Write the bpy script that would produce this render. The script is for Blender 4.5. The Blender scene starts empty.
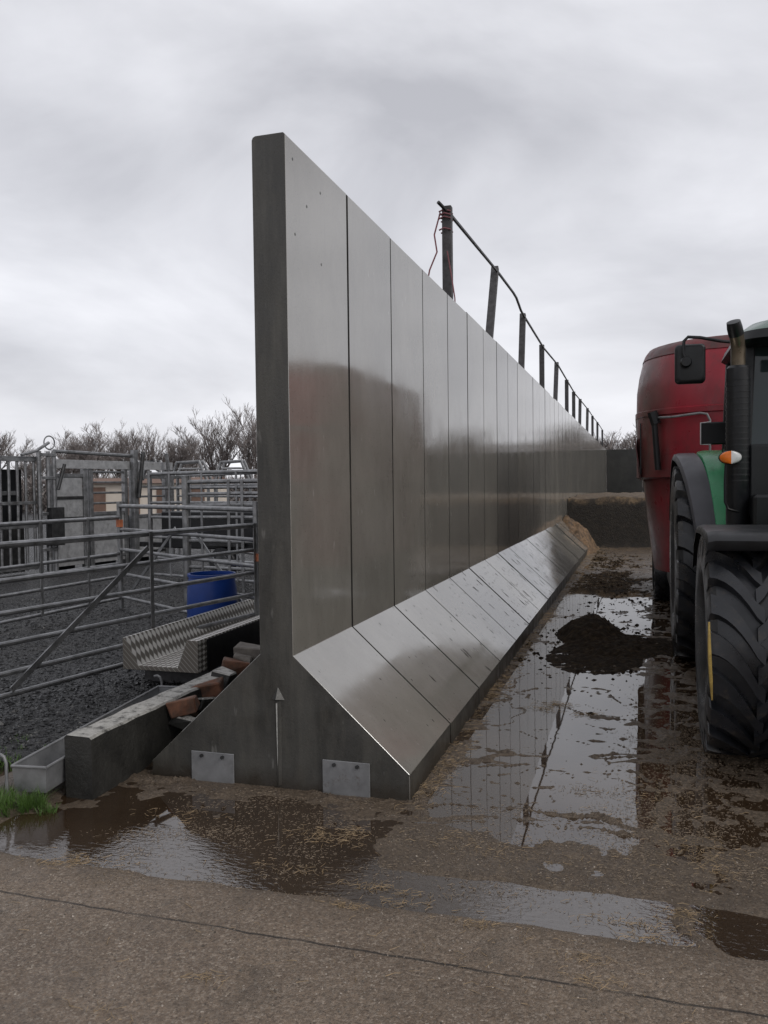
import bpy, bmesh, math, random
import numpy as np
from mathutils import Vector, Matrix
random.seed(7); RNG = np.random.default_rng(11)
S = bpy.context.scene
COL = S.collection
# ------------------------------------------------------------------ camera
F, W, H, CH = 828.0, 768, 1024, 1.7
pitch = math.atan(26.4 / F); yaw = math.atan(256 * math.cos(pitch) / F); roll = .012
fw = Vector((-math.sin(yaw) * math.cos(pitch), math.cos(yaw) * math.cos(pitch), -math.sin(pitch)))
r0 = fw.cross(Vector((0, 0, 1))).normalized(); u0 = r0.cross(fw)
cr, sr = math.cos(roll), math.sin(roll)
RT = r0 * cr - u0 * sr; UP = u0 * cr + r0 * sr
CAM = Vector((0, 0, CH))
cd = bpy.data.cameras.new('camera'); cam = bpy.data.objects.new('camera', cd); COL.objects.link(cam)
m3 = Matrix((RT, UP, -fw)).transposed()
cam.matrix_world = Matrix.Translation(CAM) @ m3.to_4x4()
cd.sensor_fit = 'VERTICAL'; cd.sensor_height = 36; cd.lens = F / H * 36
cd.clip_start = .05; cd.clip_end = 5000
S.camera = cam
def at(x, y, D):
    """point seen at photo pixel x,y at axial distance D"""
    return CAM + (fw * F + RT * (x - W / 2) + UP * (H / 2 - y)) * (D / F)
def gnd(x, y, z=0.0):
    d = fw * F + RT * (x - W / 2) + UP * (H / 2 - y)
    return CAM + d * ((z - CH) / d.z)
def atY(x, y, Y):
    d = fw * F + RT * (x - W / 2) + UP * (H / 2 - y)
    return CAM + d * (Y / d.y)
# ------------------------------------------------------------------ world: overcast sky
SUN_EL, SUN_AZ = math.radians(40), math.radians(112)
wd = bpy.data.worlds.new("World"); S.world = wd; wd.use_nodes = True
nt = wd.node_tree; nt.nodes.clear()
def N(t, **k):
    n = nt.nodes.new(t)
    for a, b in k.items(): setattr(n, a, b)
    return n
out = N('ShaderNodeOutputWorld'); bg = N('ShaderNodeBackground')
sky = N('ShaderNodeTexSky', sky_type='NISHITA', sun_disc=False, sun_elevation=SUN_EL, sun_rotation=SUN_AZ)
sky.air_density = 1.0; sky.dust_density = 4.0
tc = N('ShaderNodeTexCoord'); sep = N('ShaderNodeSeparateXYZ')
nt.links.new(tc.outputs['Generated'], sep.inputs[0])
# project direction onto a cloud deck so clouds flatten toward the horizon
zc = N('ShaderNodeMath', operation='ADD'); zc.inputs[1].default_value = .34
nt.links.new(sep.outputs['Z'], zc.inputs[0])
zm = N('ShaderNodeMath', operation='MAXIMUM'); zm.inputs[1].default_value = .1; nt.links.new(zc.outputs[0], zm.inputs[0])
vd = N('ShaderNodeCombineXYZ')
for i, a in enumerate('XY'):
    dv = N('ShaderNodeMath', operation='DIVIDE'); nt.links.new(sep.outputs[a], dv.inputs[0]); nt.links.new(zm.outputs[0], dv.inputs[1]); nt.links.new(dv.outputs[0], vd.inputs[i])
n1 = N('ShaderNodeTexNoise'); n1.inputs['Scale'].default_value = .85; n1.inputs['Detail'].default_value = 4; n1.inputs['Roughness'].default_value = .5; n1.inputs['Distortion'].default_value = .25
mp = N('ShaderNodeMapping'); mp.inputs['Location'].default_value = (1.3, .4, 0)
nt.links.new(vd.outputs[0], mp.inputs[0]); nt.links.new(mp.outputs[0], n1.inputs['Vector'])
n2 = N('ShaderNodeTexNoise'); n2.inputs['Scale'].default_value = 2.0; n2.inputs['Detail'].default_value = 8; n2.inputs['Roughness'].default_value = .52; n2.inputs['Distortion'].default_value = .35
mp2 = N('ShaderNodeMapping'); mp2.inputs['Scale'].default_value = (1, 1, 2.1); mp2.inputs['Location'].default_value = (.35, 2.2, .1)
nt.links.new(tc.outputs['Generated'], mp2.inputs[0]); nt.links.new(mp2.outputs[0], n2.inputs['Vector'])
nm = N('ShaderNodeMath', operation='MULTIPLY'); nm.inputs[1].default_value = .68; nt.links.new(n2.outputs['Fac'], nm.inputs[0])
nm1 = N('ShaderNodeMath', operation='MULTIPLY'); nm1.inputs[1].default_value = .32; nt.links.new(n1.outputs['Fac'], nm1.inputs[0])
na = N('ShaderNodeMath', operation='ADD'); nt.links.new(nm.outputs[0], na.inputs[0]); nt.links.new(nm1.outputs[0], na.inputs[1])
cr1 = N('ShaderNodeValToRGB'); nt.links.new(na.outputs[0], cr1.inputs[0])
cr1.color_ramp.elements[0].position = .38; cr1.color_ramp.elements[0].color = (3.8, 3.82, 4.1, 1)
cr1.color_ramp.elements[1].position = .62; cr1.color_ramp.elements[1].color = (7.0, 7.02, 7.35, 1)
# brighter toward the horizon
el = N('ShaderNodeMapRange'); el.inputs['From Min'].default_value = 0; el.inputs['From Max'].default_value = .6
el.inputs['To Min'].default_value = 1.14; el.inputs['To Max'].default_value = .95
nt.links.new(sep.outputs['Z'], el.inputs['Value'])
sc_ = N('ShaderNodeVectorMath', operation='SCALE'); nt.links.new(cr1.outputs[0], sc_.inputs[0]); nt.links.new(el.outputs[0], sc_.inputs['Scale'])
mx = N('ShaderNodeMix', data_type='RGBA'); mx.inputs['Factor'].default_value = .93
nt.links.new(sky.outputs[0], mx.inputs['A']); nt.links.new(sc_.outputs[0], mx.inputs['B'])
nt.links.new(mx.outputs['Result'], bg.inputs['Color']); bg.inputs['Strength'].default_value = .115
nt.links.new(bg.outputs[0], out.inputs[0])
sd = bpy.data.lights.new('sun', 'SUN'); so = bpy.data.objects.new('sun', sd); COL.objects.link(so)
sd.energy = .85; sd.angle = math.radians(25); sd.color = (1, .97, .93)
# sky sun_rotation is measured from +Y clockwise
sv = Vector((math.sin(SUN_AZ) * math.cos(SUN_EL), math.cos(SUN_AZ) * math.cos(SUN_EL), math.sin(SUN_EL)))
so.rotation_euler = sv.to_track_quat('Z', 'Y').to_euler(); so.location = (0, 0, 30)
S.view_settings.view_transform = 'Standard'; S.view_settings.look = 'None'
S.view_settings.exposure = .30; S.view_settings.gamma = 1
S.render.engine = 'CYCLES'
# ------------------------------------------------------------------ helpers
def tag(o, label=None, cat=None, group=None, kind=None):
    if label: o['label'] = label
    if cat: o['category'] = cat
    if group: o['group'] = group
    if kind: o['kind'] = kind
    return o
def empty(name, loc=(0, 0, 0), rz=0, label=None, cat=None, group=None):
    o = bpy.data.objects.new(name, None); COL.objects.link(o); o.location = loc; o.rotation_euler = (0, 0, rz)
    o.empty_display_size = .1
    return tag(o, label, cat, group)
class MB:
    def __init__(s): s.v = []; s.f = []; s.m = []
    def add(s, vs, fs, mi=0):
        b = len(s.v); s.v += [tuple(v) for v in vs]; s.f += [tuple(b + i for i in f) for f in fs]; s.m += [mi] * len(fs); return s
    def box(s, lo, hi, mi=0, M=None):
        x0, y0, z0 = lo; x1, y1, z1 = hi
        vs = [Vector(p) for p in ((x0, y0, z0), (x1, y0, z0), (x1, y1, z0), (x0, y1, z0), (x0, y0, z1), (x1, y0, z1), (x1, y1, z1), (x0, y1, z1))]
        if M: vs = [M @ v for v in vs]
        return s.add(vs, [(3, 2, 1, 0), (4, 5, 6, 7), (0, 1, 5, 4), (1, 2, 6, 5), (2, 3, 7, 6), (3, 0, 4, 7)], mi)
    def tube(s, pts, r, n=10, mi=0, cap=True):
        pts = [Vector(p) for p in pts]; k = len(pts)
        rs = r if isinstance(r, (list, tuple)) else [r] * k
        vs = []; up = None
        for i, p in enumerate(pts):
            d = (pts[min(i + 1, k - 1)] - pts[max(i - 1, 0)])
            if d.length < 1e-9: d = Vector((0, 0, 1))
            d.normalize()
            if up is None:
                up = Vector((0, 0, 1)) if abs(d.z) < .9 else Vector((1, 0, 0))
            a = d.cross(up)
            if a.length < 1e-4: a = d.orthogonal()
            a.normalize(); b = a.cross(d); up = b
            for j in range(n):
                t = 2 * math.pi * (j + .5) / n
                vs.append(p + (a * math.cos(t) + b * math.sin(t)) * rs[i])
        fs = [(i * n + j, i * n + (j + 1) % n, (i + 1) * n + (j + 1) % n, (i + 1) * n + j) for i in range(k - 1) for j in range(n)]
        if cap: fs += [tuple(range(n))[::-1], tuple(range((k - 1) * n, k * n))]
        return s.add(vs, fs, mi)
    def bar(s, a, b, w, h, mi=0):
        """rectangular bar between a and b, w across, h along up"""
        a = Vector(a); b = Vector(b); d = (b - a).normalized()
        up = Vector((0, 0, 1)) if abs(d.z) < .95 else Vector((0, 1, 0))
        x = d.cross(up).normalized() * w / 2; y = x.cross(d).normalized() * h / 2
        vs = [a - x - y, a + x - y, a + x + y, a - x + y, b - x - y, b + x - y, b + x + y, b - x + y]
        return s.add(vs, [(0, 1, 2, 3), (7, 6, 5, 4), (0, 4, 5, 1), (1, 5, 6, 2), (2, 6, 7, 3), (3, 7, 4, 0)], mi)
    def prism(s, poly, a, b, mi=0, mcap=None):
        """poly of (x,z), extruded along y from a to b"""
        n = len(poly); vs = [(x, a, z) for x, z in poly] + [(x, b, z) for x, z in poly]
        s.add(vs, [(i, (i + 1) % n, n + (i + 1) % n, n + i) for i in range(n)], mi)
        base = len(s.v) - 2 * n
        s.f += [tuple(base + i for i in range(n))[::-1], tuple(base + n + i for i in range(n))]; s.m += [mi if mcap is None else mcap] * 2
        return s
    def lathe(s, prof, n=48, M=None, mi=0, closed=False):
        """prof of (radius, axial x) revolved about X"""
        vs = []; k = len(prof)
        for j in range(n):
            t = 2 * math.pi * j / n
            for r, x in prof: vs.append(Vector((x, r * math.cos(t), r * math.sin(t))))
        if M: vs = [M @ v for v in vs]
        kk = k if closed else k - 1
        fs = [(j * k + i, j * k + (i + 1) % k, ((j + 1) % n) * k + (i + 1) % k, ((j + 1) % n) * k + i) for j in range(n) for i in range(kk)]
        return s.add(vs, fs, mi)
    def build(s, name, mats, parent=None, smooth=False, bevel=0, seg=1, fixn=True, angle=35):
        me = bpy.data.meshes.new(name); me.from_pydata(s.v, [], s.f)
        if not isinstance(mats, (list, tuple)): mats = [mats]
        for m in mats: me.materials.append(m)
        if len(mats) > 1: me.polygons.foreach_set('material_index', s.m)
        if fixn or bevel:
            bm = bmesh.new(); bm.from_mesh(me)
            if bevel:
                bmesh.ops.bevel(bm, geom=[e for e in bm.edges if e.is_manifold and e.calc_face_angle(0) > .5], offset=bevel, segments=seg, affect='EDGES', clamp_overlap=True)
            if fixn: bmesh.ops.recalc_face_normals(bm, faces=bm.faces)
            bm.to_mesh(me); bm.free()
        if smooth:
            me.polygons.foreach_set('use_smooth', [True] * len(me.polygons))
            try: me.set_sharp_from_angle(angle=math.radians(angle))
            except Exception: pass
        me.update()
        o = bpy.data.objects.new(name, me); COL.objects.link(o)
        if parent: o.parent = parent
        return o
def copy_tree(o, parent=None):
    c = o.copy(); COL.objects.link(c); c.parent = parent
    for ch in list(o.children): copy_tree(ch, c)
    return c
def arc(c, r, a0, a1, n, f):
    return [f(c[0] + r * math.cos(math.radians(a0 + (a1 - a0) * i / n)), c[1] + r * math.sin(math.radians(a0 + (a1 - a0) * i / n))) for i in range(n + 1)]
# numpy value noise
def _h(ix, iy, s):
    n = (ix.astype(np.int64) * 374761393 + iy.astype(np.int64) * 668265263 + s * 1442695041) & 0x7fffffff
    n = ((n ^ (n >> 13)) * 1274126177) & 0x7fffffff
    return ((n ^ (n >> 16)) & 0xffff) / 65535.0
def vn(x, y, s=0):
    x0 = np.floor(x); y0 = np.floor(y); fx = x - x0; fy = y - y0; fx = fx * fx * (3 - 2 * fx); fy = fy * fy * (3 - 2 * fy)
    a = _h(x0, y0, s); b = _h(x0 + 1, y0, s); c = _h(x0, y0 + 1, s); d = _h(x0 + 1, y0 + 1, s)
    return (a * (1 - fx) + b * fx) * (1 - fy) + (c * (1 - fx) + d * fx) * fy
def fbm(x, y, s=0, o=4):
    t = 0; a = .5
    for i in range(o): t = t + a * vn(x * 2 ** i + 13.7 * i, y * 2 ** i + 7.1 * i, s + i); a *= .5
    return t
def sstep(a, b, x):
    t = np.clip((x - a) / (b - a), 0, 1); return t * t * (3 - 2 * t)
# ------------------------------------------------------------------ materials
class Mat:
    def __init__(s, name):
        s.m = bpy.data.materials.new(name); s.m.use_nodes = True; s.nt = s.m.node_tree
        s.b = s.nt.nodes['Principled BSDF']; s.L = s.nt.links.new
        s.geo = s.n('ShaderNodeNewGeometry'); s.tc = s.n('ShaderNodeTexCoord')
    def n(s, t, **k):
        n = s.nt.nodes.new(t)
        for a, b in k.items(): setattr(n, a, b)
        return n
    def pos(s, scale=(1, 1, 1), obj=False, rot=(0, 0, 0)):
        m = s.n('ShaderNodeMapping'); m.inputs['Scale'].default_value = scale; m.inputs['Rotation'].default_value = rot
        s.L(s.tc.outputs['Object'] if obj else s.geo.outputs['Position'], m.inputs[0]); return m.outputs[0]
    def noise(s, scale, detail=4, rough=.55, vec=None, dist=0):
        n = s.n('ShaderNodeTexNoise'); n.inputs['Scale'].default_value = scale; n.inputs['Detail'].default_value = detail
        n.inputs['Roughness'].default_value = rough; n.inputs['Distortion'].default_value = dist
        s.L(vec or s.geo.outputs['Position'], n.inputs['Vector']); return n.outputs['Fac']
    def voro(s, scale, vec=None, feature='F1', out='Distance', rnd=1):
        n = s.n('ShaderNodeTexVoronoi', feature=feature); n.inputs['Scale'].default_value = scale; n.inputs['Randomness'].default_value = rnd
        s.L(vec or s.geo.outputs['Position'], n.inputs['Vector']); return n.outputs[out]
    def ramp(s, fac, *st):
        r = s.n('ShaderNodeValToRGB'); e = r.color_ramp.elements
        while len(e) < len(st): e.new(.5)
        for el_, (p, c) in zip(e, st):
            el_.position = p; el_.color = (c, c, c, 1) if isinstance(c, (int, float)) else (*c, 1)
        s.L(fac, r.inputs[0]); return r.outputs[0]
    def mix(s, f, a, b, typ='MIX'):
        m = s.n('ShaderNodeMix', data_type='RGBA', blend_type=typ)
        for k, v in (('Factor', f), ('A', a), ('B', b)):
            if isinstance(v, (int, float)):
                m.inputs[k].default_value = v if k == 'Factor' else (v, v, v, 1)
            elif isinstance(v, tuple): m.inputs[k].default_value = (*v, 1)
            else: s.L(v, m.inputs[k])
        return m.outputs['Result']
    def math(s, op, a, b=0.0, clamp=False):
        m = s.n('ShaderNodeMath', operation=op, use_clamp=clamp)
        for i, v in enumerate((a, b)):
            if isinstance(v, (int, float)): m.inputs[i].default_value = v
            else: s.L(v, m.inputs[i])
        return m.outputs[0]
    def xyz(s, vec=None):
        q = s.n('ShaderNodeSeparateXYZ'); s.L(vec or s.geo.outputs['Position'], q.inputs[0]); return q.outputs
    def rng(s, v, a, b, c=0, d=1):
        m = s.n('ShaderNodeMapRange'); m.inputs[1].default_value = a; m.inputs[2].default_value = b; m.inputs[3].default_value = c; m.inputs[4].default_value = d
        s.L(v, m.inputs[0]); return m.outputs[0]
    def bump(s, h, st=.3, d=.01):
        b = s.n('ShaderNodeBump'); b.inputs['Strength'].default_value = st; b.inputs['Distance'].default_value = d
        s.L(h, b.inputs['Height']); s.L(b.outputs[0], s.b.inputs['Normal']); return s
    def set(s, **k):
        names = dict(col='Base Color', rough='Roughness', metal='Metallic', ior='IOR', spec='Specular IOR Level', coat='Coat Weight', coatr='Coat Roughness')
        for a, v in k.items():
            i = s.b.inputs[names[a]]
            if isinstance(v, tuple): i.default_value = (*v, 1)
            elif isinstance(v, (int, float)): i.default_value = v
            else: s.L(v, i)
        return s
MT = {}
def rnd_obj(m):
    return m.n('ShaderNodeObjectInfo').outputs['Random']
# smooth cast concrete faces, wet
m = Mat('wet_cast_concrete'); MT['face'] = m.m
q = m.xyz()
nA = m.noise(1.3, 5, .6); nB = m.noise(9, 6, .7, vec=m.pos((1, 1, .5)))
c = m.ramp(nA, (.3, (.165, .154, .134)), (.7, (.255, .241, .21)))
c = m.mix(m.ramp(nB, (.45, 0.0), (.8, .35)), c, (.31, .295, .265))
c = m.mix(m.ramp(m.voro(48), (.07, .8), (.12, 0)), c, (.05, .047, .04))
c = m.mix(m.ramp(m.noise(3.0, 6, .75, vec=m.pos((1, 1.6, .22))), (.55, 0), (.75, .3)), c, (.10, .095, .082))
pt = m.math('MULTIPLY', rnd_obj(m), .55); c = m.mix(pt, c, (.14, .135, .125))
sp = m.ramp(m.noise(23, 2, .5, vec=m.pos((1, 1, .35))), (.72, 0), (.78, .5)); c = m.mix(sp, c, (.32, .32, .30))
# mud splashes on the sloping toe, thicker further down the wall
lowm = m.rng(q[2], .80, .70, 0, 1)
dist_ = m.n('ShaderNodeVectorMath', operation='ADD'); nv_ = m.n('ShaderNodeTexNoise'); nv_.inputs['Scale'].default_value = 9; m.L(m.geo.outputs['Position'], nv_.inputs['Vector'])
sc2 = m.n('ShaderNodeVectorMath', operation='SCALE'); sc2.inputs['Scale'].default_value = .06; m.L(nv_.outputs['Color'], sc2.inputs[0]); m.L(sc2.outputs[0], dist_.inputs[1]); m.L(m.geo.outputs['Position'], dist_.inputs[0])
def flecks(scale, st, r0_, r1_):
    mp_ = m.n('ShaderNodeMapping'); mp_.inputs['Scale'].default_value = st; m.L(dist_.outputs[0], mp_.inputs[0])
    d_ = m.voro(scale, vec=mp_.outputs[0]); cc_ = m.voro(scale, vec=mp_.outputs[0], out='Color'); sp_ = m.n('ShaderNodeSeparateXYZ'); m.L(cc_, sp_.inputs[0])
    dens = m.math('ADD', m.rng(q[1], 5.2, 12.0, .03, .42), m.math('MULTIPLY', m.math('SUBTRACT', m.noise(2.5, 3), .5), .5))
    on = m.math('LESS_THAN', sp_.outputs[0], dens); rad = m.rng(sp_.outputs[1], 0, 1, r0_, r1_)
    return m.math('MULTIPLY', on, m.math('LESS_THAN', d_, rad))
spl = m.math('MULTIPLY', m.math('MAXIMUM', flecks(17, (.35, 1.1, .35), .12, .36), flecks(34, (.6, 1, .6), .1, .3)), lowm)
c = m.mix(spl, c, (.018, .015, .011))
rg = m.ramp(m.noise(2.2, 4, .6), (.3, .05), (.75, .16))
rg = m.mix(spl, rg, .75); io = m.math('SUBTRACT', 2.5, m.math('MULTIPLY', spl, 1.15))
m.set(col=c, rough=rg, ior=io).bump(m.math('ADD', m.noise(2.0, 2, .5), m.math('MULTIPLY', m.noise(40, 4, .6), .06)), .12, .010)
# rough dark concrete of ends and undersides
m = Mat('dark_damp_concrete'); MT['end'] = m.m
q = m.xyz()
c = m.ramp(m.noise(3, 6, .65), (.3, (.028, .027, .024)), (.72, (.056, .054, .048)))
c = m.mix(m.ramp(m.voro(26), (.06, .7), (.12, 0)), c, (.014, .014, .012))
c = m.mix(m.ramp(m.noise(13, 3, .6, vec=m.pos((1, 1, .3))), (.66, 0), (.74, .7)), c, (.17, .165, .155))
c = m.mix(m.ramp(m.noise(4, 6, .75, vec=m.pos((1.5, 1, .25))), (.45, 0), (.68, .75)), c, (.085, .08, .068))
c = m.mix(m.math('MULTIPLY', m.rng(m.math('ADD', q[2], m.math('MULTIPLY', m.noise(9, 4), .16)), .20, .10), .8), c, (.025, .019, .013))
m.set(col=c, rough=m.ramp(m.noise(6), (.3, .3), (.7, .6)), ior=1.5).bump(m.noise(60, 4, .6), .35, .004)
# old mossy low wall
m = Mat('old_black_concrete'); MT['oldwall'] = m.m
q = m.xyz()
nz = m.n('ShaderNodeSeparateXYZ'); m.L(m.geo.outputs['Normal'], nz.inputs[0])
c = m.ramp(m.noise(7, 6, .7), (.35, (.010, .0095, .008)), (.7, (.03, .029, .025)), (.85, (.09, .09, .08)))
ct = m.ramp(m.noise(14, 6, .75), (.38, (.045, .042, .036)), (.5, (.30, .29, .265)), (.7, (.42, .41, .38)))
c = m.mix(m.rng(nz.outputs[2], .5, .8), c, ct)
m.set(col=c, rough=.6).bump(m.noise(35, 5, .7), .7, .01)
# ground
m = Mat('wet_yard_concrete'); MT['ground'] = m.m
q = m.xyz()
v1 = m.voro(120, out='Color'); vd1 = m.voro(120)
sv_ = m.n('ShaderNodeSeparateXYZ'); m.L(v1, sv_.inputs[0])
c = m.ramp(m.noise(1.7, 6, .65), (.3, (.14, .102, .072)), (.55, (.25, .19, .138)), (.75, (.36, .285, .215)))
c = m.mix(m.ramp(sv_.outputs[0], (.0, 0), (.45, 0), (.5, .4), (.85, .65)), c, m.mix(sv_.outputs[1], (.08, .06, .045), (.42, .35, .28)))
c = m.mix(m.ramp(sv_.outputs[2], (.93, 0), (.96, .8)), c, m.mix(m.ramp(m.noise(9, 4, .7), (.42, 0), (.62, 1)), c, (.46, .40, .33)))
c = m.mix(m.ramp(m.noise(70, 5, .8), (.40, 0), (.60, .75)), m.mix(.6, c, (.035, .024, .016)), c)
c = m.mix(m.ramp(m.noise(3.4, 6, .75), (.50, 0), (.72, .7)), c, (.045, .034, .025))
mud = m.rng(m.math('ADD', q[1], m.math('MULTIPLY', m.noise(2, 4), .7)), 3.25, 3.75)
mudc = m.ramp(m.noise(8, 6, .7), (.3, (.015, .010, .007)), (.55, (.038, .027, .018)), (.72, (.10, .075, .052)))
mudc = m.mix(m.ramp(m.noise(48, 6, .85), (.44, 0), (.60, .9)), mudc, m.mix(m.noise(7, 3), (.035, .026, .018), (.19, .145, .10)))
c = m.mix(m.math('MULTIPLY', mud, .75), c, mudc)
far = m.rng(q[1], 55, 90); c = m.mix(far, c, (.05, .055, .03))
jl = m.math('ABSOLUTE', m.math('SUBTRACT', m.math('ADD', q[1], m.math('MULTIPLY', m.noise(6, 3), .035)), 2.795))
jm = m.math('MULTIPLY', m.rng(jl, .003, .0085, 1, 0), m.ramp(m.noise(3.1, 4, .6), (.3, .35), (.5, .85)))
c = m.mix(jm, c, (.010, .009, .008))
rg = m.ramp(m.noise(4, 5, .65), (.3, .25), (.65, .7))
m.set(col=c, rough=rg, ior=1.4)
hh = m.math('ADD', m.math('MULTIPLY', vd1, -.6), m.math('ADD', m.math('MULTIPLY', m.noise(140, 4, .7), .7), m.noise(25, 5, .7)))
m.bump(hh, .8, .006)
# gravel yard
m = Mat('black_gravel'); MT['gravel'] = m.m
v = m.voro(42, out='Color'); sv_ = m.n('ShaderNodeSeparateXYZ'); m.L(v, sv_.inputs[0])
c = m.ramp(sv_.outputs[0], (0, (.005, .005, .0055)), (.7, (.015, .015, .016)), (.93, (.035, .035, .036)), (1, (.14, .14, .13)))
c = m.mix(m.ramp(m.noise(.9, 4), (.5, 0), (.75, .5)), c, (.02, .016, .012))
m.set(col=c, rough=m.ramp(sv_.outputs[1], (0, .2), (1, .7))).bump(m.math('ADD', m.math('MULTIPLY', m.voro(42), -1.2), m.noise(8, 5, .7)), 1, .03)
m = Mat('gravel_stone'); MT['stone'] = m.m
m.set(col=m.ramp(m.noise(30, 1), (.35, (.006, .006, .0065)), (.6, (.014, .014, .015)), (.75, (.09, .09, .088))), rough=.35)
m = Mat('yard_pebble'); MT['pebble'] = m.m
m.set(col=m.ramp(m.noise(41, 1), (.35, (.05, .04, .03)), (.55, (.14, .112, .085)), (.70, (.36, .31, .26))), rough=.45)
# water
m = Mat('muddy_water'); MT['water'] = m.m
q = m.xyz()
tr = m.n('ShaderNodeBsdfTransparent'); tr.inputs[0].default_value = (.62, .50, .38, 1)
m.set(col=m.ramp(m.noise(1.5, 4), (.3, (.030, .018, .010)), (.7, (.055, .035, .020))), rough=.02, ior=2.7)
flow = m.math('MULTIPLY', m.rng(q[1], 3.62, 3.50), m.rng(q[0], -3.2, -2.2))
rip = m.math('ADD', m.math('MULTIPLY', m.noise(30, 3, .5, vec=m.pos((.7, 1.5, 1)), dist=.6), flow), m.math('MULTIPLY', m.noise(3, 2, .5), .25))
m.bump(rip, .22, .010)
ms = m.n('ShaderNodeMixShader'); ms.inputs[0].default_value = .82
m.L(tr.outputs[0], ms.inputs[1]); m.L(m.b.outputs[0], ms.inputs[2]); m.L(ms.outputs[0], m.nt.nodes['Material Output'].inputs[0])
# galvanised
def galv(name, a=.24, b=.42, rough=.42, metal=.8):
    m = Mat(name)
    c = m.ramp(m.noise(9, 3, .6), (.3, (a, a * 1.01, a * 1.03)), (.7, (b, b * 1.01, b * 1.03)))
    c = m.mix(m.ramp(m.noise(3, 6, .7), (.55, 0), (.75, .7)), c, (.09, .085, .078))
    c = m.mix(m.ramp(m.noise(5, 6, .8), (.60, 0), (.72, .8)), c, (.075, .05, .032))
    m.set(col=c, rough=m.ramp(m.noise(14), (.3, rough - .1), (.7, rough + .12)), metal=metal); MT[name] = m.m; return m
galv('galvanised', .17, .33, .4, .85); galv('galv_sheet', .26, .40, .5, .45); galv('galv_plate', .16, .24, .5, .35); galv('dark_steel', .03, .07, .45, .7); galv('trough_zinc', .22, .34, .45, .6)
def plain(name, col, rough=.5, var=.3, scale=8, metal=0, dirt=None, dscale=2.5, dlo=.5, ior=1.45, coat=0):
    m = Mat(name); lo = tuple(x * (1 - var) for x in col); hi = tuple(min(1, x * (1 + var)) for x in col)
    c = m.ramp(m.noise(scale, 5, .6), (.3, lo), (.7, hi))
    if dirt: c = m.mix(m.ramp(m.noise(dscale, 6, .7, vec=m.pos((1, 1, .5))), (dlo, 0), (dlo + .22, .85)), c, dirt)
    m.set(col=c, rough=m.ramp(m.noise(scale * 1.7, 4), (.3, max(.02, rough - .1)), (.7, rough + .12)), metal=metal, ior=ior, coat=coat); MT[name] = m.m; return m
plain('red_paint', (.25, .011, .022), .33, .22, 3, dirt=(.07, .022, .022), dscale=2.6, dlo=.48)
plain('red_worn', (.13, .02, .022), .45, .35, 5, dirt=(.045, .035, .03), dscale=3, dlo=.42)
plain('green_paint', (.035, .25, .105), .28, .12, 3, dirt=(.05, .06, .04), dlo=.62)
plain('grey_plastic', (.075, .075, .085), .4, .12, 4)
plain('black_plastic', (.005, .006, .007), .42, .2, 4)
plain('black_metal', (.005, .0055, .007), .38, .3, 7, dirt=(.025, .022, .018), dlo=.62)
plain('steel_pipe', (.13, .105, .075), .35, .3, 12, metal=.7)
plain('blue_plastic', (.004, .035, .20), .35, .15, 4)
plain('brick_orange', (.15, .066, .038), .75, .35, 15, dirt=(.06, .045, .035), dscale=11, dlo=.42)
plain('timber_grey', (.13, .115, .10), .75, .3, 20)
plain('post_timber', (.055, .053, .055), .7, .4, 14)
plain('muck', (.016, .011, .007), .85, .6, 18, dirt=(.06, .042, .024), dscale=16, dlo=.5, ior=1.2).bump(Mat('x').noise(1) if 0 else MT['muck'].node_tree.nodes['Noise Texture'].outputs[0], .8, .03)
plain('silage_face', (.026, .022, .016), .75, .6, 9, dirt=(.07, .055, .035), dscale=6, dlo=.55)
m = Mat('silage_mix'); MT['silage_mix'] = m.m
q = m.xyz()
zt_ = m.math('ADD', q[2], m.math('MULTIPLY', m.noise(3, 5, .7), .5))
c = m.mix(m.rng(zt_, 1.38, 1.50), m.ramp(m.noise(8, 6, .75), (.35, (.009, .007, .005)), (.7, (.032, .024, .016))), m.ramp(m.noise(6, 6, .75), (.38, (.06, .042, .027)), (.6, (.16, .11, .062)), (.75, (.28, .20, .125))))
m.set(col=c, rough=.75).bump(m.noise(14, 6, .8), .9, .06)
plain('straw_tan', (.17, .105, .055), .8, .6, 20, dirt=(.035, .025, .018), dscale=7, dlo=.42)
plain('straw_pale', (.24, .17, .095), .6, .6, 30)
plain('chaff', (.19, .145, .10), .6, .5, 60)
plain('bark', (.12, .10, .09), .8, .3, 6)
plain('twig', (.20, .175, .165), .8, .35, 3)
plain('grass', (.06, .115, .022), .55, .4, 12)
plain('orange_plastic', (.40, .13, .06), .4, .2, 10)
plain('indicator_orange', (.75, .17, .01), .15, .1, 20)
plain('lamp_clear', (.55, .55, .55), .12, .1, 20)
plain('rope_red', (.20, .08, .09), .8, .3, 20)
plain('yellow_stem', (.36, .25, .07), .5, .3, 30)
plain('roof_pale', (.42, .43, .45), .45, .1, 2)
plain('cream_wall', (.62, .55, .47), .7, .1, 1)
plain('brown_wall', (.16, .10, .075), .8, .2, 3)
plain('back_wall', (.030, .030, .027), .5, .4, 1.2, dirt=(.02, .02, .018), dscale=.8)
mm_ = MT['red_paint']; nt2 = mm_.node_tree; bs_ = nt2.nodes['Principled BSDF']; src = bs_.inputs['Base Color'].links[0].from_socket
m = Mat.__new__(Mat); m.m = mm_; m.nt = nt2; m.b = bs_; m.L = nt2.links.new; m.geo = m.n('ShaderNodeNewGeometry'); m.tc = m.n('ShaderNodeTexCoord')
q = m.xyz(); sm_ = m.math('MULTIPLY', m.rng(q[0], .42, .10), m.ramp(m.noise(1.6, 6, .7, vec=m.pos((1, .6, .45))), (.30, .35), (.6, .95)))
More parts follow.
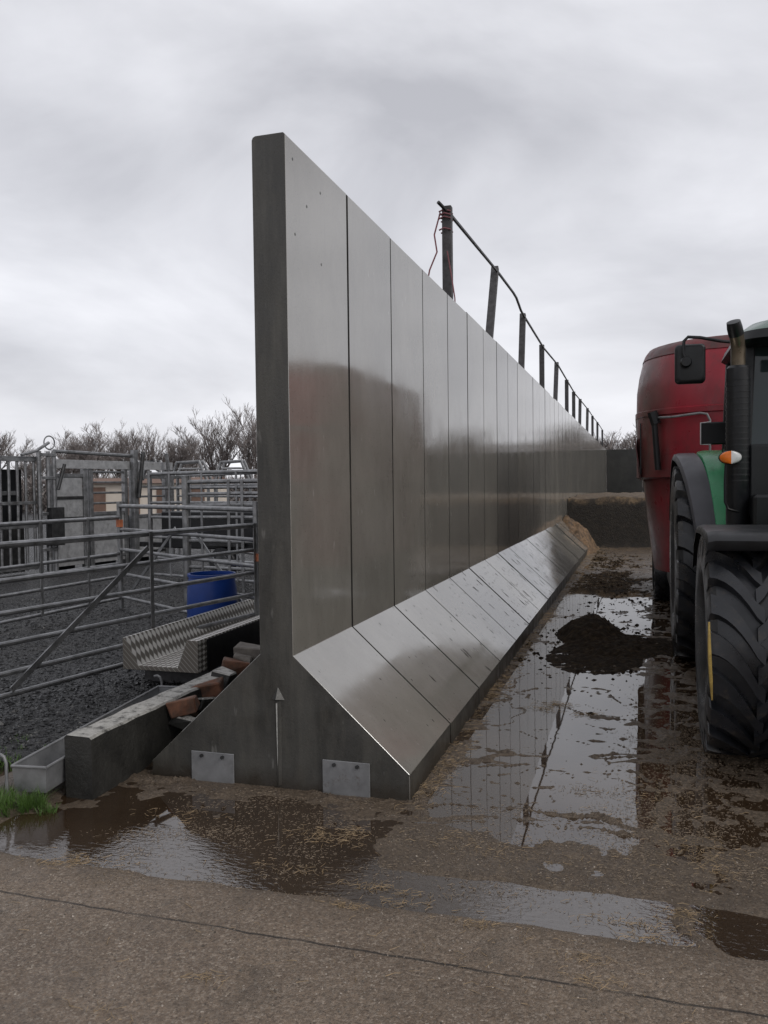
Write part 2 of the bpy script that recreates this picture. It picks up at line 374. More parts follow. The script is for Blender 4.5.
m.set(col=m.mix(sm_, src, m.ramp(m.noise(4, 5), (.3, (.055, .036, .030)), (.7, (.12, .085, .07)))))
m = Mat('tyre_rubber'); MT['tyre'] = m.m
c = m.ramp(m.noise(8, 5, .6), (.3, (.007, .008, .010)), (.75, (.020, .021, .025)))
c = m.mix(m.ramp(m.noise(11, 6, .75), (.54, 0), (.72, .7)), c, (.06, .048, .036))
m.set(col=c, rough=m.ramp(m.noise(9), (.3, .22), (.7, .45)), ior=1.5).bump(m.noise(120, 3), .15, .002)
m = Mat('cab_glass'); MT['glass'] = m.m
m.set(col=(.02, .03, .032), rough=.04, ior=1.5)
m = Mat('mirror_glass'); MT['mirrorglass'] = m.m; m.set(col=(.5, .5, .5), rough=.05, metal=1.0)
# checker plate: raised diamonds
m = Mat('checker_plate'); MT['tread'] = m.m
q = m.xyz(m.tc.outputs['Object'])
s_ = m.math('ADD', m.math('MULTIPLY', q[0], 1.0), m.math('MULTIPLY', q[2], 1.0))
a_ = m.math('SINE', m.math('MULTIPLY', m.math('ADD', q[1], m.math('MULTIPLY', s_, 1.4)), 50))
b_ = m.math('SINE', m.math('MULTIPLY', m.math('SUBTRACT', q[1], m.math('MULTIPLY', s_, 1.4)), 50))
pr = m.math('MULTIPLY', a_, b_)
pm = m.rng(pr, -.15, .35)
m.set(col=m.mix(pm, (.15, .135, .115), (.72, .70, .66)), rough=m.mix(pm, .5, .32), metal=.3).bump(pm, .5, .004)

# ------------------------------------------------------------------ ground sheet with real relief
def hfun(X, Y):
    """height of the yard; the water lies at z=0"""
    wob = (fbm(X * 1.3, Y * .9, 3) - .5) + .45 * (fbm(X * 5, Y * 5, 8) - .5)
    e0 = 3.185 + .13 * wob + .012 * X; e1 = 3.46 + .16 * wob
    e1 = e1 + .04 * sstep(-1.2, -2.6, X)
    fore = 1 - sstep(e0 - .10, e0 + .03, Y)
    chan = sstep(e0 - .04, e0 + .06, Y) * (1 - sstep(e1 - .05, e1 + .07, Y))
    # shallow bar in the channel on the right, before the dark pool
    xb = X + .3 * (Y - 3.3) + .14 * (fbm(X * 7, Y * 7, 18) - .5)
    bar_ = sstep(.10, .17, xb) * (1 - sstep(.19, .26, xb))
    beyond = sstep(e1, e1 + .1, Y)
    left = 1 - sstep(-1.5, -.85, X)
    bm_l = -.0085 + .032 * (fbm(X * 2.4 + 9, Y * 3.2, 21) - .42)
    bm_r = .007 + .026 * (fbm(X * 5, Y * 6, 31, 5) - .5)
    mid = bm_l * left + bm_r * (1 - left)
    pool = sstep(3.85, 4.15, Y + .45 * (fbm(X * 2.2, Y * 2.2, 5) - .5) + .25 * (fbm(X * 8, Y * 9, 6) - .5))
    # drying films: ridged lines of scum running across
    wx = X * 1.15 + 1.3 * fbm(X * 1.6, Y * 1.1, 40); wy = Y * 3.1 + 2.2 * fbm(X * 1.3 + 4, Y * .9, 41)
    rid = 1 - np.abs(2 * fbm(wx, wy, 50, 3) / .875 - 1)
    rid2 = 1 - np.abs(2 * fbm(wx * 2.3, wy * 1.6, 60, 3) / .875 - 1)
    under = sstep(-.12, .12, X)
    brk = fbm(X * 5, Y * 4, 66, 3) - .45
    pl = -.0075 + .019 * np.power(np.clip(rid, 0, 1), 34) + .015 * np.power(np.clip(rid2, 0, 1), 34) + .008 * brk + .005 * (fbm(X * 22, Y * 16, 70) - .45)
    pl = pl - .004 * sstep(4.9, 5.6, Y) * (1 - sstep(-.5, -.2, X)) * (1 - under)
    pl = pl + under * (.004 + .022 * (fbm(X * 12, Y * 8, 80, 4) - .43))
    edge = sstep(-.98, -1.13, X + .10 * (fbm(X * 3, Y * 2, 85) - .5)); pl = pl + .010 * edge
    farr = sstep(11.5, 17, Y); pl = pl + farr * (.004 + .045 * (fbm(X * 3.5, Y * 1.6, 90, 5) - .45))
    pl = pl + .02 * sstep(19, 22, Y)
    body = mid * (1 - pool) + pl * pool
    z = fore * (.022 + .006 * (fbm(X * 3, Y * 3, 100) - .5)) + chan * (-.020 + .030 * bar_) + beyond * body
    # left verge rises to the gravel
    z = np.where(X < -3.0, np.maximum(z, .07 * sstep(-3.0, -3.5, X) * sstep(3.0, 3.6, Y) + z * (1 - sstep(-3.0, -3.5, X))), z)
    fine = .0035 * (fbm(X * 45, Y * 45, 110, 3) - .45)
    z = z + fine
    z = np.where(X < -3.55, -.06, z)
    return z
def seq(parts):
    a = [parts[0][0]]
    for (s0, s1, step) in parts: a += list(np.arange(s0 + step, s1 + step * .5, step))
    return np.array(sorted(set(np.round(a, 4))))
xs = np.concatenate([[-1500, -500, -200, -100, -60, -30, -20, -15, -11, -9, -7, -6, -5], np.arange(-4.2, -3.4, .08), np.arange(-3.4, .9, .0115), np.arange(.9, 3.2, .08), [3.5, 4, 5, 6, 8, 12, 20, 30, 60, 100, 200, 500, 1500]])
ys = [-1500, -200, -50, -10, -3, 0, 1.0, 1.6, 2.0]
y = 2.2
while y < 26: ys.append(y); y += max(.0085, .0085 * (y / 3.2) ** 1.55)
ys = np.concatenate([ys, [27, 30, 35, 40, 50, 70, 100, 200, 500, 1500]])
XX, YY = np.meshgrid(xs, ys)
ZZ = hfun(XX, YY)
inn = (XX > -20) & (XX < 20) & (YY > -3) & (YY < 70); ZZ = np.where(inn, ZZ, np.where(YY > 59, .03, -.06))
me = bpy.data.meshes.new('ground'); nx, ny = len(xs), len(ys)
me.vertices.add(nx * ny); me.vertices.foreach_set('co', np.stack([XX, YY, ZZ], -1).ravel().astype(np.float32))
ii, jj = np.meshgrid(np.arange(nx - 1), np.arange(ny - 1)); b0 = (jj * nx + ii).ravel()
fa = np.stack([b0, b0 + 1, b0 + nx + 1, b0 + nx], -1)
me.loops.add(fa.size); me.loops.foreach_set('vertex_index', fa.ravel().astype(np.int32))
me.polygons.add(len(fa)); me.polygons.foreach_set('loop_start', np.arange(0, fa.size, 4, dtype=np.int32)); me.polygons.foreach_set('loop_total', np.full(len(fa), 4, np.int32))
me.polygons.foreach_set('use_smooth', np.ones(len(fa), bool)); me.update(); me.validate()
me.materials.append(MT['ground']); g = bpy.data.objects.new('ground', me); COL.objects.link(g); tag(g, kind='structure')
wtr = MB(); wtr.add([(-3.12, 2.9, 0), (9, 2.9, 0), (9, 21.9, 0), (-3.12, 21.9, 0)], [(0, 1, 2, 3)])
tag(wtr.build('water', MT['water'], fixn=False), kind='structure')
# gravel yard sheet on the left
def gravel_z(X, Y): return .05 + .05 * (fbm(X * .9, Y * .9, 200) - .4) * np.minimum(1, np.maximum(0, (-3.55 - X) / .8)) + .012 * (fbm(X * 9, Y * 9, 210) - .5)
gx = np.concatenate([[-60, -45, -35, -28], np.arange(-24, -9, .35), np.arange(-9, -3.18, .06)]); gy = np.concatenate([np.arange(4.15, 12, .06), np.arange(12, 30, .3), [32, 36, 42, 50, 60]])
GX, GY = np.meshgrid(gx, gy); GZ = gravel_z(GX, GY); GZ[0, :] -= .03
me = bpy.data.meshes.new('gravel_yard'); nx, ny = len(gx), len(gy)
b0 = [(j * nx + i, j * nx + i + 1, (j + 1) * nx + i + 1, (j + 1) * nx + i) for j in range(ny - 1) for i in range(nx - 1)]
me.from_pydata(np.stack([GX, GY, GZ], -1).reshape(-1, 3).tolist(), [], b0); me.materials.append(MT['gravel'])
me.polygons.foreach_set('use_smooth', [True] * len(me.polygons))
g = bpy.data.objects.new('gravel_yard', me); COL.objects.link(g); tag(g, kind='structure')
def stones(name, pts, smin, smax, mat, kind_label, cat):
    vs = []; fs = []
    base = np.array([(1, 0, 0), (0, 1, 0), (-1, 0, 0), (0, -1, 0), (0, 0, 1), (0, 0, -1)], float)
    ff = [(0, 1, 4), (1, 2, 4), (2, 3, 4), (3, 0, 4), (1, 0, 5), (2, 1, 5), (3, 2, 5), (0, 3, 5)]
    for p in pts:
        s = random.uniform(smin, smax) * random.choice((.6, .8, 1, 1.3)); a = random.uniform(0, 6.28); ca, sa = math.cos(a), math.sin(a)
        k = base * np.array([random.uniform(.7, 1.3), random.uniform(.6, 1), random.uniform(.4, .8)]) * s + RNG.uniform(-.22, .22, (6, 3)) * s
        b = len(vs)
        for x, y_, z in k: vs.append((p[0] + x * ca - y_ * sa, p[1] + x * sa + y_ * ca, p[2] + z))
        fs += [tuple(b + i for i in f) for f in ff]
    me = bpy.data.meshes.new(name); me.from_pydata(vs, [], fs); me.materials.append(mat)
    o = bpy.data.objects.new(name, me); COL.objects.link(o); tag(o, kind_label, cat, kind='stuff'); return o
n = 14000; px_ = -3.5 - RNG.power(.8, n) * 5.5; py_ = 4.3 + RNG.random(n) ** 1.3 * 9
stones('gravel', list(zip(px_, py_, gravel_z(px_, py_) + .003)), .010, .024, MT['stone'], 'loose black gravel covering the yard behind the gates', 'gravel')
n = 9000; px_ = RNG.uniform(-2.9, .8, n); py_ = 2.25 + RNG.random(n) * 1.9
zz = hfun(px_, py_); keep = zz > .002
stones('pebbles', list(zip(px_[keep], py_[keep], zz[keep])), .0022, .0055, MT['pebble'], 'small loose stones and grit over the wet concrete foreground', 'grit')
# straw
def straws(name, specs, mat, label, cat='straw'):
    vs = []; fs = []
    for (cx, cy, sx, sy, n, lmin, lmax, up) in specs:
        for _ in range(n):
            x = random.gauss(cx, sx); y_ = random.gauss(cy, sy)
            if -2.77 < x < -1.175 and y_ > 4.22: x = -1.17 + abs(random.gauss(0, .03))
            L = random.uniform(lmin, lmax); a = random.uniform(0, math.pi); w = random.uniform(.0005, .0012)
            z = max(float(hfun(np.array(x), np.array(y_))), 0) + random.uniform(.001, up)
            d = Vector((math.cos(a), math.sin(a), random.uniform(-.1, .12))); p = Vector((x, y_, z)); s2 = Vector((-d.y, d.x, 0)).normalized() * w
            k = Vector((random.uniform(-.2, .2), random.uniform(-.2, .2), random.uniform(0, .12))) * L; b = len(vs); t = Vector((0, 0, w * 1.4))
            for q_ in (p - d * L / 2, p + k, p + d * L / 2): vs += [q_ - s2, q_ + s2, q_ + t]
            for i in (0, 3): fs += [(b + i, b + i + 1, b + i + 4, b + i + 3), (b + i + 1, b + i + 2, b + i + 5, b + i + 4), (b + i + 2, b + i, b + i + 3, b + i + 5)]
    me = bpy.data.meshes.new(name); me.from_pydata([tuple(v) for v in vs], [], fs); me.materials.append(mat)
    o = bpy.data.objects.new(name, me); COL.objects.link(o); tag(o, label, cat, kind='stuff'); return o
sp = []
for (x, y_, sx, sy, n) in [(330, 838, .10, .05, 150), (352, 832, .05, .03, 60), (300, 870, .12, .03, 50), (385, 890, .10, .02, 90), (400, 905, .06, .02, 40), (640, 925, .12, .03, 110), (680, 915, .05, .03, 90), (650, 940, .07, .02, 70), (600, 990, .06, .03, 40), (90, 860, .15, .03, 70), (50, 868, .1, .02, 40), (180, 815, .15, .06, 50), (500, 850, .3, .1, 120), (700, 850, .12, .1, 160), (640, 800, .2, .3, 130), (110, 1020, .1, .02, 20), (300, 960, .9, .25, 60), (350, 912, .05, .015, 50), (75, 862, .05, .015, 60), (480, 930, .06, .02, 50), (205, 985, .04, .015, 30), (590, 965, .05, .02, 45), (550, 960, .3, .2, 110), (720, 870, .05, .08, 70)]:
    p = gnd(x, y_); sp.append((p.x, p.y, sx, sy, int(n * .95), .006, .055, .008))
for k in range(26):
    yy = 4.4 + k * .42; sp.append((-1.12, yy, .055, .2, int(80 * (1.8 if k % 5 < 2 else .6)), .008, .06, .018))
for (x, y_) in [(545, 710), (590, 715), (555, 706), (560, 704)]:
    p = gnd(x, y_); sp.append((p.x, p.y, .07, .04, 60, .01, .06, .010))
for yy in np.arange(14, 22, .5): sp.append((-.5, yy, .5, .4, 90, .03, .14, .03)); sp.append((-1.05, yy, .12, .3, 60, .03, .14, .06))
straws('straw', sp, MT['straw_pale'], 'loose straw stalks strewn over the wet yard and along the wall foot')
sp = []
for k in range(30):
    p = gnd(random.uniform(640, 768), random.uniform(690, 840)); sp.append((p.x, p.y, .12, .25, 330, .003, .016, .003))
for k in range(30): p = gnd(random.uniform(430, 768), random.uniform(815, 900)); sp.append((p.x, p.y, .15, .1, 70, .003, .014, .004))
for k in range(14): p = gnd(random.uniform(120, 420), random.uniform(795, 845)); sp.append((p.x, p.y, .12, .06, 55, .003, .016, .004))
for k in range(46): p = gnd(random.uniform(100, 768), random.uniform(790, 900)); sp.append((p.x, p.y, .10, .05, 90, .003, .02, .004))
straws('chaff', sp, MT['chaff'], 'fine chaff and scum floating on the puddles beside the tractor', 'chaff')

# ------------------------------------------------------------------ the long wall of precast panels
XF, XL, XT, XTL = -1.85, -2.052, -1.182, -2.765
TOE, SLP, TOP = .147, .757, 3.642
def panel_poly():
    p = [(XTL, -.12), (XT, -.12), (XT, TOE), (XF, SLP), (XF, TOP - .012), (XF - .012, TOP)]
    p += [(XL + .022, TOP), (XL + .007, TOP - .007), (XL, TOP - .022), (XL, SLP), (XTL, TOE - .06)]
    return p
GRP = 'concrete panels of the long wall'
ordn = ['second', 'third', 'fourth', 'fifth', 'sixth', 'seventh', 'eighth', 'ninth', 'tenth']
Y0 = 4.235
for k in range(46):
    mb = MB(); gap = random.choice((.020, .024, .028)) if k < 6 else random.choice((.022, .034, .046))
    a = 0 if k == 0 else gap / 2; b = 1 - gap / 2
    pp = panel_poly(); n = len(pp)
    vs = [(x, a, z) for x, z in pp] + [(x, b, z) for x, z in pp]
    mb.add(vs, [(i, (i + 1) % n, n + (i + 1) % n, n + i) for i in range(n)], 0)
    mb.m = [1, 1, 0, 0, 0, 1, 1, 1, 1, 1, 1]
    mb.m = [1, 1, 0, 0, 0, 1, 1, 1, 1, 1, 1][:n]
    mb.f += [tuple(range(n))[::-1], tuple(range(n, 2 * n))]; mb.m += [1, 1]
    jx = random.gauss(0, .0008) if k else 0
    if k == 0:
        root = empty('wall_panel', (0, Y0, 0), label='nearest concrete wall panel with bare end face and two bolted steel plates', cat='wall panel', group=GRP)
        mb.build('concrete_slab', [MT['face'], MT['end']], root, bevel=.002)
        for (x0, x1, zt) in ((-2.498, -2.225, .172), (-1.680, -1.405, .190)):
            p = MB(); p.box((x0, -.010, -.03), (x1, -.001, zt)); pl = p.build('steel_plate', MT['galv_plate'], root, bevel=.002)
            for bx in (x0 + .07, x1 - .07):
                q_ = MB(); q_.tube([(bx, -.0105, zt - .022), (bx, -.022, zt - .022)], .011, 6); q_.build('bolt', MT['dark_steel'], pl)
        # cast rib with pyramid head
        rb = MB(); w = .022
        rb.add([(-1.985, -.001, .505), (-1.905, -.001, .505), (-1.945, -.001, .575), (-1.945, -.035, .512)], [(0, 1, 3), (1, 2, 3), (2, 0, 3), (2, 1, 0)])
        rb.build('cast_point', MT['end'], root)
        rb = MB(); rb.add([(-1.965, -.001, .50), (-1.925, -.001, .50), (-1.945, -.012, .50), (-1.962, -.001, .02), (-1.928, -.001, .02), (-1.945, -.010, .02)], [(0, 2, 5, 3), (2, 1, 4, 5), (0, 1, 2), (3, 5, 4), (1, 0, 3, 4)])
        rb.build('cast_rib', MT['end'], root)
        rb = MB(); rb.add([(-1.955, -.010, .485), (-1.944, -.015, .49), (-1.945, -.015, .20), (-1.949, -.012, .12), (-1.953, -.010, .3)], [(0, 1, 2, 3, 4)])
        plain('lime', (.5, .49, .45), .6, .3, 40); rb.build('lime_streak', MT['lime'], root, fixn=False)
        # lifting loops cast near the top, small patched sockets
        for (yy, zz_) in ((.10, 3.53), (.52, 3.48), (.30, 3.33), (.12, 3.12), (.52, 3.05)):
            q_ = MB(); q_.lathe([(0, XF + .001), (.008, XF + .001), (.011, XF - .001)], 12, Matrix.Translation((0, yy, zz_))); q_.build('patched_socket', MT['end'], root)
    else:
        o = mb.build('wall_panel', [MT['face'], MT['end']], None, bevel=0)
        o.location = (jx, Y0 + k, random.gauss(0, .004)); o.rotation_euler = (0, random.gauss(0, .00035), random.gauss(0, .0006))
        lab = '%s concrete wall panel from the near end, smooth wet face over sloping toe' % ordn[k - 1] if k <= 9 else 'far concrete wall panel of the long wall, more than ten panels from its near end'
        tag(o, lab, 'wall panel', GRP)
# cross wall at the far end
t = empty('end_wall', (0, 50.3, 0), label='dark concrete cross wall closing the far end of the clamp', cat='wall')
for k in range(12):
    mb = MB(); mb.box((-1.84 + k * 2, 0, -.1), (.14 + k * 2, .25, 3.62 + random.gauss(0, .015))); mb.build('wall_slab', MT['back_wall'], t, bevel=.01)

# fence posts and rail on the wall
py_list = [9.52, 12.87, 16.05, 19.25, 22.8, 26.0, 28.8, 32.0, 36.6, 40.5, 45.3, 51.3]
tops = [4.93, 5.05, 4.95, 4.87, 4.95, 4.87, 4.80, 4.85, 4.90, 4.88, 4.92, 4.88]
lean = [.0, .5, .25, 0, .4, 0, 0, .28, .35, 0, 0, 0]
for k, (yy, zt, ln) in enumerate(zip(py_list, tops, lean)):
    mb = MB(); mb.bar((0, -ln * (zt - 3.0), 3.0 - zt), (0, 0, 0), .11, .09)
    o = mb.build('fence_post', MT['post_timber'], bevel=.006); o.location = (-2.13, yy, zt)
    if k == 0: lb = 'first and tallest looking timber post behind the wall top, with twine round it'
    elif k < 6: lb = '%s timber post from the near end, %s behind the wall top' % (ordn[k - 1], 'leaning' if ln else 'upright')
    else: lb = '%s timber post from the near end, small and far behind the wall top' % (ordn + ['eleventh', 'twelfth and last'])[k - 1]
    tag(o, lb, 'post', 'timber posts along the wall top')
pts = []
for k, (yy, zt) in enumerate(zip(py_list, tops)):
    if k == 0: pts += [tuple(atY(438, 202, 9.35)), (-2.09, 9.52, zt - .10)]
    else: pts.append((-2.09, yy, zt - .07))
    if k == 1: pts += [(-2.09, 14.5, 5.02), (-2.09, 14.9, 5.01), (-2.09, 15.5, 4.90)]
mb = MB(); mb.tube(pts, .022, 6); tag(mb.build('fence_rail', MT['dark_steel'], smooth=True), 'thin dark rail running along the tops of the wall posts', 'rail')
mb = MB()
mb.tube([(-2.2, 9.46, 4.85), (-2.27, 9.45, 4.6), (-2.24, 9.45, 4.4), (-2.33, 9.45, 4.2), (-2.38, 9.44, 3.95), (-2.36, 9.44, 3.7)], .010, 5)
mb.tube([(-2.12, 9.455, 4.4), (-2.06, 9.44, 4.05), (-2.03, 9.43, 3.85), (-2.02, 9.43, 3.6)], .008, 5)
for zz_ in (4.86, 4.82, 4.78, 4.65): mb.tube([(-2.215, 9.46, zz_), (-2.15, 9.45, zz_ + .02), (-2.085, 9.46, zz_), (-2.08, 9.58, zz_), (-2.22, 9.58, zz_)], .010, 5)
tag(mb.build('twine', MT['rope_red'], smooth=True), 'faded red twine knotted round the first post and hanging down', 'twine')

# ------------------------------------------------------------------ silage at the far end
def mound(name, xs_, ys_, zf, mats, mfun=None, parent=None):
    X, Y = np.meshgrid(xs_, ys_); Z = zf(X, Y); nx, ny = len(xs_), len(ys_)
    mb = MB(); mb.v = [tuple(v) for v in np.stack([X, Y, Z], -1).reshape(-1, 3).tolist()]
    for j in range(ny - 1):
        for i in range(nx - 1):
            mb.f.append((j * nx + i, j * nx + i + 1, (j + 1) * nx + i + 1, (j + 1) * nx + i)); mb.m.append(mfun(X[j, i], Y[j, i], Z[j, i]) if mfun else 0)
    return mb.build(name, mats, parent, fixn=False, smooth=True, angle=80)
def sz(X, Y):
    f = 22.4 + .35 * (fbm(X * .8, Y * 0, 300) - .5)
    z = 1.32 * sstep(f, f + .25, Y) + .16 * (fbm(X * 1.5, Y * 1.2, 310) - .5) * sstep(f, f + .3, Y)
    return z + .04 * (fbm(X * 7, Y * 7, 320) - .5) - .3 * sstep(30, 50, Y)
mound('silage_heap', np.arange(-1.84, 14, .12), np.concatenate([np.arange(22.1, 24, .04), np.arange(24, 50.2, .6)]), sz, [MT['silage_mix']])
tag(bpy.data.objects['silage_heap'], 'cut silage heap with dark front face and tan straw on top', 'silage heap')
def spz(X, Y):
    d = np.sqrt(((X + 1.75) / .80) ** 2 + ((Y - 21.3) / 2.2) ** 2)
    d = d + .5 * (fbm(X * 2.2, Y * 1.3, 331) - .45)
    return .88 * np.clip(1 - d, 0, 1) ** .8 + .36 * (fbm(X * 5, Y * 4, 330) - .5) * sstep(1.05, .8, d) + .08 * (fbm(X * 15, Y * 12, 335) - .5) * (d < 1) - .05 * (d > .97)
mound('straw_heap', np.arange(-1.84, -.5, .04), np.arange(18.8, 23.4, .05), spz, [MT['straw_tan']])
tag(bpy.data.objects['straw_heap'], 'tan heap of spoiled silage slumped over the wall toe', 'straw heap')
def mkz(X, Y):
    d = np.sqrt(((X + .55) / .42) ** 2 + ((Y - 9.6) / .9) ** 2); d2 = np.sqrt(((X + .10) / .72) ** 2 + ((Y - 9.0) / .72) ** 2)
    d3 = np.sqrt(((X + .42) / .50) ** 2 + ((Y - 8.3) / .85) ** 2)
    z = .20 * sstep(1.0, .15, d) + .05 * np.clip(1 - d2, 0, 1) ** .7 + .035 * np.clip(1 - d3, 0, 1) ** .4
    return z * (.72 + .6 * fbm(X * 4, Y * 3, 400)) + (.075 * (fbm(X * 13, Y * 11, 410, 5) - .5) + .03 * (fbm(X * 38, Y * 34, 415, 3) - .5)) * sstep(0, .04, z) - .012
mound('muck_heap', np.arange(-1.05, .75, .018), np.arange(7.3, 10.7, .026), mkz, [MT['muck']])
tag(bpy.data.objects['muck_heap'], 'small black heap of scraped muck in the puddle between wall and tractor', 'muck heap')
def mk2(X, Y):
    e = sstep(.0, .3, X + .9) * sstep(0, .4, 1.0 - X) * sstep(12.2, 13.5, Y) * (1 - sstep(19, 21, Y))
    return e * (.055 * (fbm(X * 3.2, Y * 1.6, 420) - .44) + .05 * (fbm(X * 11, Y * 8, 430) - .5)) - .012
mound('mud_patch', np.arange(-1.1, 1.2, .03), np.arange(12, 21.5, .05), mk2, [MT['muck']])
tag(bpy.data.objects['mud_patch'], 'flat lumpy mud lying in the water near the silage heap', 'mud')
cl = [(-.45 + random.gauss(0, .42), 8.9 + random.gauss(0, .75), .0) for _ in range(520)] + [(-.3 + random.gauss(0, .5), 16 + random.gauss(0, 2.6), .0) for _ in range(700)] + [(-1.0 + random.random() ** 2 * .6, random.uniform(17, 22), .01) for _ in range(260)]
cl = [c_ for c_ in cl if c_[0] > -1.16]
stones('muck_clods', cl, .008, .030, MT['muck'], 'clods of muck scattered over the wet yard round the heaps', 'muck')
for (x, y_, s) in ((490, 640, .07), (575, 577, .10), (560, 608, .05), (610, 588, .08), (628, 620, .07), (500, 622, .0)):
    pass

# ------------------------------------------------------------------ left front: low wall, trough, bricks, tread channel
mb = MB()
ns_ = 40; L = 4.2
poly = [(-3.035, -.1), (-2.862, -.1), (-2.862, .335), (-2.875, .347), (-3.022, .347), (-3.035, .335)]
vs = []; npol = len(poly)
for j in range(ns_ + 1):
    yy = 3.80 + L * j / ns_
    for x, z in poly:
        a_ = np.array(yy * 9); vs.append((x + .008 * (float(vn(a_, np.array(z * 9), 5)) - .5), yy, z + (.012 * (float(vn(a_, np.array(x * 30), 6)) - .5) if z > 0 else 0)))
mb.add(vs, [(j * npol + i, j * npol + (i + 1) % npol, (j + 1) * npol + (i + 1) % npol, (j + 1) * npol + i) for j in range(ns_) for i in range(npol)])
mb.f += [tuple(range(npol))[::-1], tuple(range(ns_ * npol, (ns_ + 1) * npol))]; mb.m += [0, 0]
tag(mb.build('low_wall', MT['oldwall']), 'low blackened concrete kerb wall with pale crumbled top beside the trough', 'low wall')
t = empty('water_trough', (-3.235, 3.62, 0), rz=math.radians(7), label='shallow galvanised trough lying left of the low black wall', cat='trough')
mb = MB(); wz, lz, z0, z1, th = .205, 1.78, .075, .215, .004
mb.add([(.012, .01, z0), (wz - .012, .01, z0), (wz - .012, lz, z0), (.012, lz, z0), (0, 0, z1), (wz, 0, z1), (wz, lz, z1), (0, lz, z1)], [(0, 1, 2, 3), (0, 4, 5, 1), (1, 5, 6, 2), (2, 6, 7, 3), (3, 7, 4, 0)])
mb.add([(.016, .014, z0 + th), (wz - .016, .014, z0 + th), (wz - .016, lz - .004, z0 + th), (.016, lz - .004, z0 + th), (th, th, z1), (wz - th, th, z1), (wz - th, lz - th, z1), (th, lz - th, z1)], [(3, 2, 1, 0), (1, 5, 4, 0), (2, 6, 5, 1), (3, 7, 6, 2), (0, 4, 7, 3)])
mb.build('basin', MT['trough_zinc'], t, fixn=False)
mb = MB()
for a_, b_ in (((0, 0), (wz, 0)), ((wz, 0), (wz, lz)), ((wz, lz), (0, lz)), ((0, lz), (0, 0))): mb.tube([(a_[0], a_[1], z1), (b_[0], b_[1], z1)], .008, 8)
mb.build('rim', MT['galv_plate'], t, smooth=True)
for (bx, by, dz) in ((-.045, .02, 0), (-.03, lz + .12, .0)):
    mb = MB(); mb.tube([(bx, by, -.02), (bx, by, .22), (bx - .012, by, .255), (bx - .035, by, .268), (bx - .06, by, .262)], .009, 8); mb.build('bent_pipe', MT['galv_plate'], t, smooth=True)
# broken bricks heaped between low wall and toe
bl = ['orange brick with clean broken face on the low wall', 'dark dirty brick below the orange one at the heap front', 'tilted brick lying across the heap of broken bricks',
      'pale block at the top of the brick heap against the tall wall', 'soot black brick wedged low beside the wall toe', 'brown brick in the middle of the heap', 'orange brick near the back of the heap', 'small brick stub at the back of the heap']
bs = [(182, 706, 4.62, .17, .10, .09, 25, 'brick_orange'), (186, 722, 4.60, .15, .10, .08, -15, 'oldwall'), (207, 690, 5.05, .22, .11, .10, 35, 'brick_orange'),
      (252, 652, 5.75, .22, .14, .09, 5, 'timber_grey'), (205, 706, 4.95, .16, .11, .09, 60, 'oldwall'), (224, 678, 5.30, .18, .11, .09, -20, 'oldwall'), (236, 668, 5.5, .20, .11, .10, 40, 'brick_orange'), (243, 662, 5.6, .12, .10, .08, 10, 'timber_grey')]
for lb, (x, y_, Y, l, w, h, az, mt) in zip(bl, bs):
    p = atY(x, y_, Y); mb = MB(); mb.box((-l / 2, -w / 2, -h / 2), (l / 2, w / 2, h / 2))
    bm_v = [(Vector(v) + Vector((random.uniform(-.028, .028), random.uniform(-.022, .022), random.uniform(-.018, .018)))) for v in mb.v]; mb.v = [tuple(v) for v in bm_v]
    o = mb.build('broken_brick', MT[mt], bevel=.008); o.location = p; o.rotation_euler = (random.uniform(-.25, .25), random.uniform(-.2, .35), math.radians(az)); tag(o, lb, 'brick', 'broken bricks beside the wall toe')
# earth fill holding the bricks
def ez(X, Y): return .27 * sstep(4.25, 5.2, Y) * (1 - .5 * sstep(-2.75, -2.35, X)) + .10 * sstep(5.2, 6, Y) + .06 * (fbm(X * 9, Y * 6, 500) - .5)
mound('rubble_bank', np.arange(-2.86, -2.2, .03), np.arange(4.3, 8, .05), ez, [MT['muck']])
tag(bpy.data.objects['rubble_bank'], 'dark rubble and earth filling the gap behind the low wall', 'rubble', kind='stuff')
# checker plate channel
t = empty('checker_plate_trough', (-4.10, 5.88, .205), rz=math.radians(0.5), label='silver checker plate aluminium channel lying open ended on the gravel', cat='channel')
Wd, Hd, LL = .70, .262, 3.6
prof = [(0, 0), (Wd, 0), (Wd, Hd), (Wd - .10, Hd), (Wd - .19, .035), (.14, .035), (.022, Hd), (0, Hd)]
mb = MB(); mb.prism(prof, 0, LL); mb.build('channel_body', MT['tread'], t, bevel=.003)
mb = MB(); mb.box((Wd + .001, .14, -.01), (Wd + .006, LL, Hd - .012)); mb.build('side_skin', MT['black_metal'], t)
for yy in (.25, 1.8, 3.2):
    mb = MB(); mb.box((.04, yy, -.17), (Wd - .04, yy + .10, -.003)); mb.build('bearer', MT['post_timber'], t, bevel=.006)
mb = MB(); mb.tube([at(232, 628, 7.6), at(245, 623, 8.0), at(262, 616, 8.4)], .010, 6); tag(mb.build('hose', MT['blue_plastic'], smooth=True), 'thin blue pipe lying in the far end of the checker plate channel', 'hose')
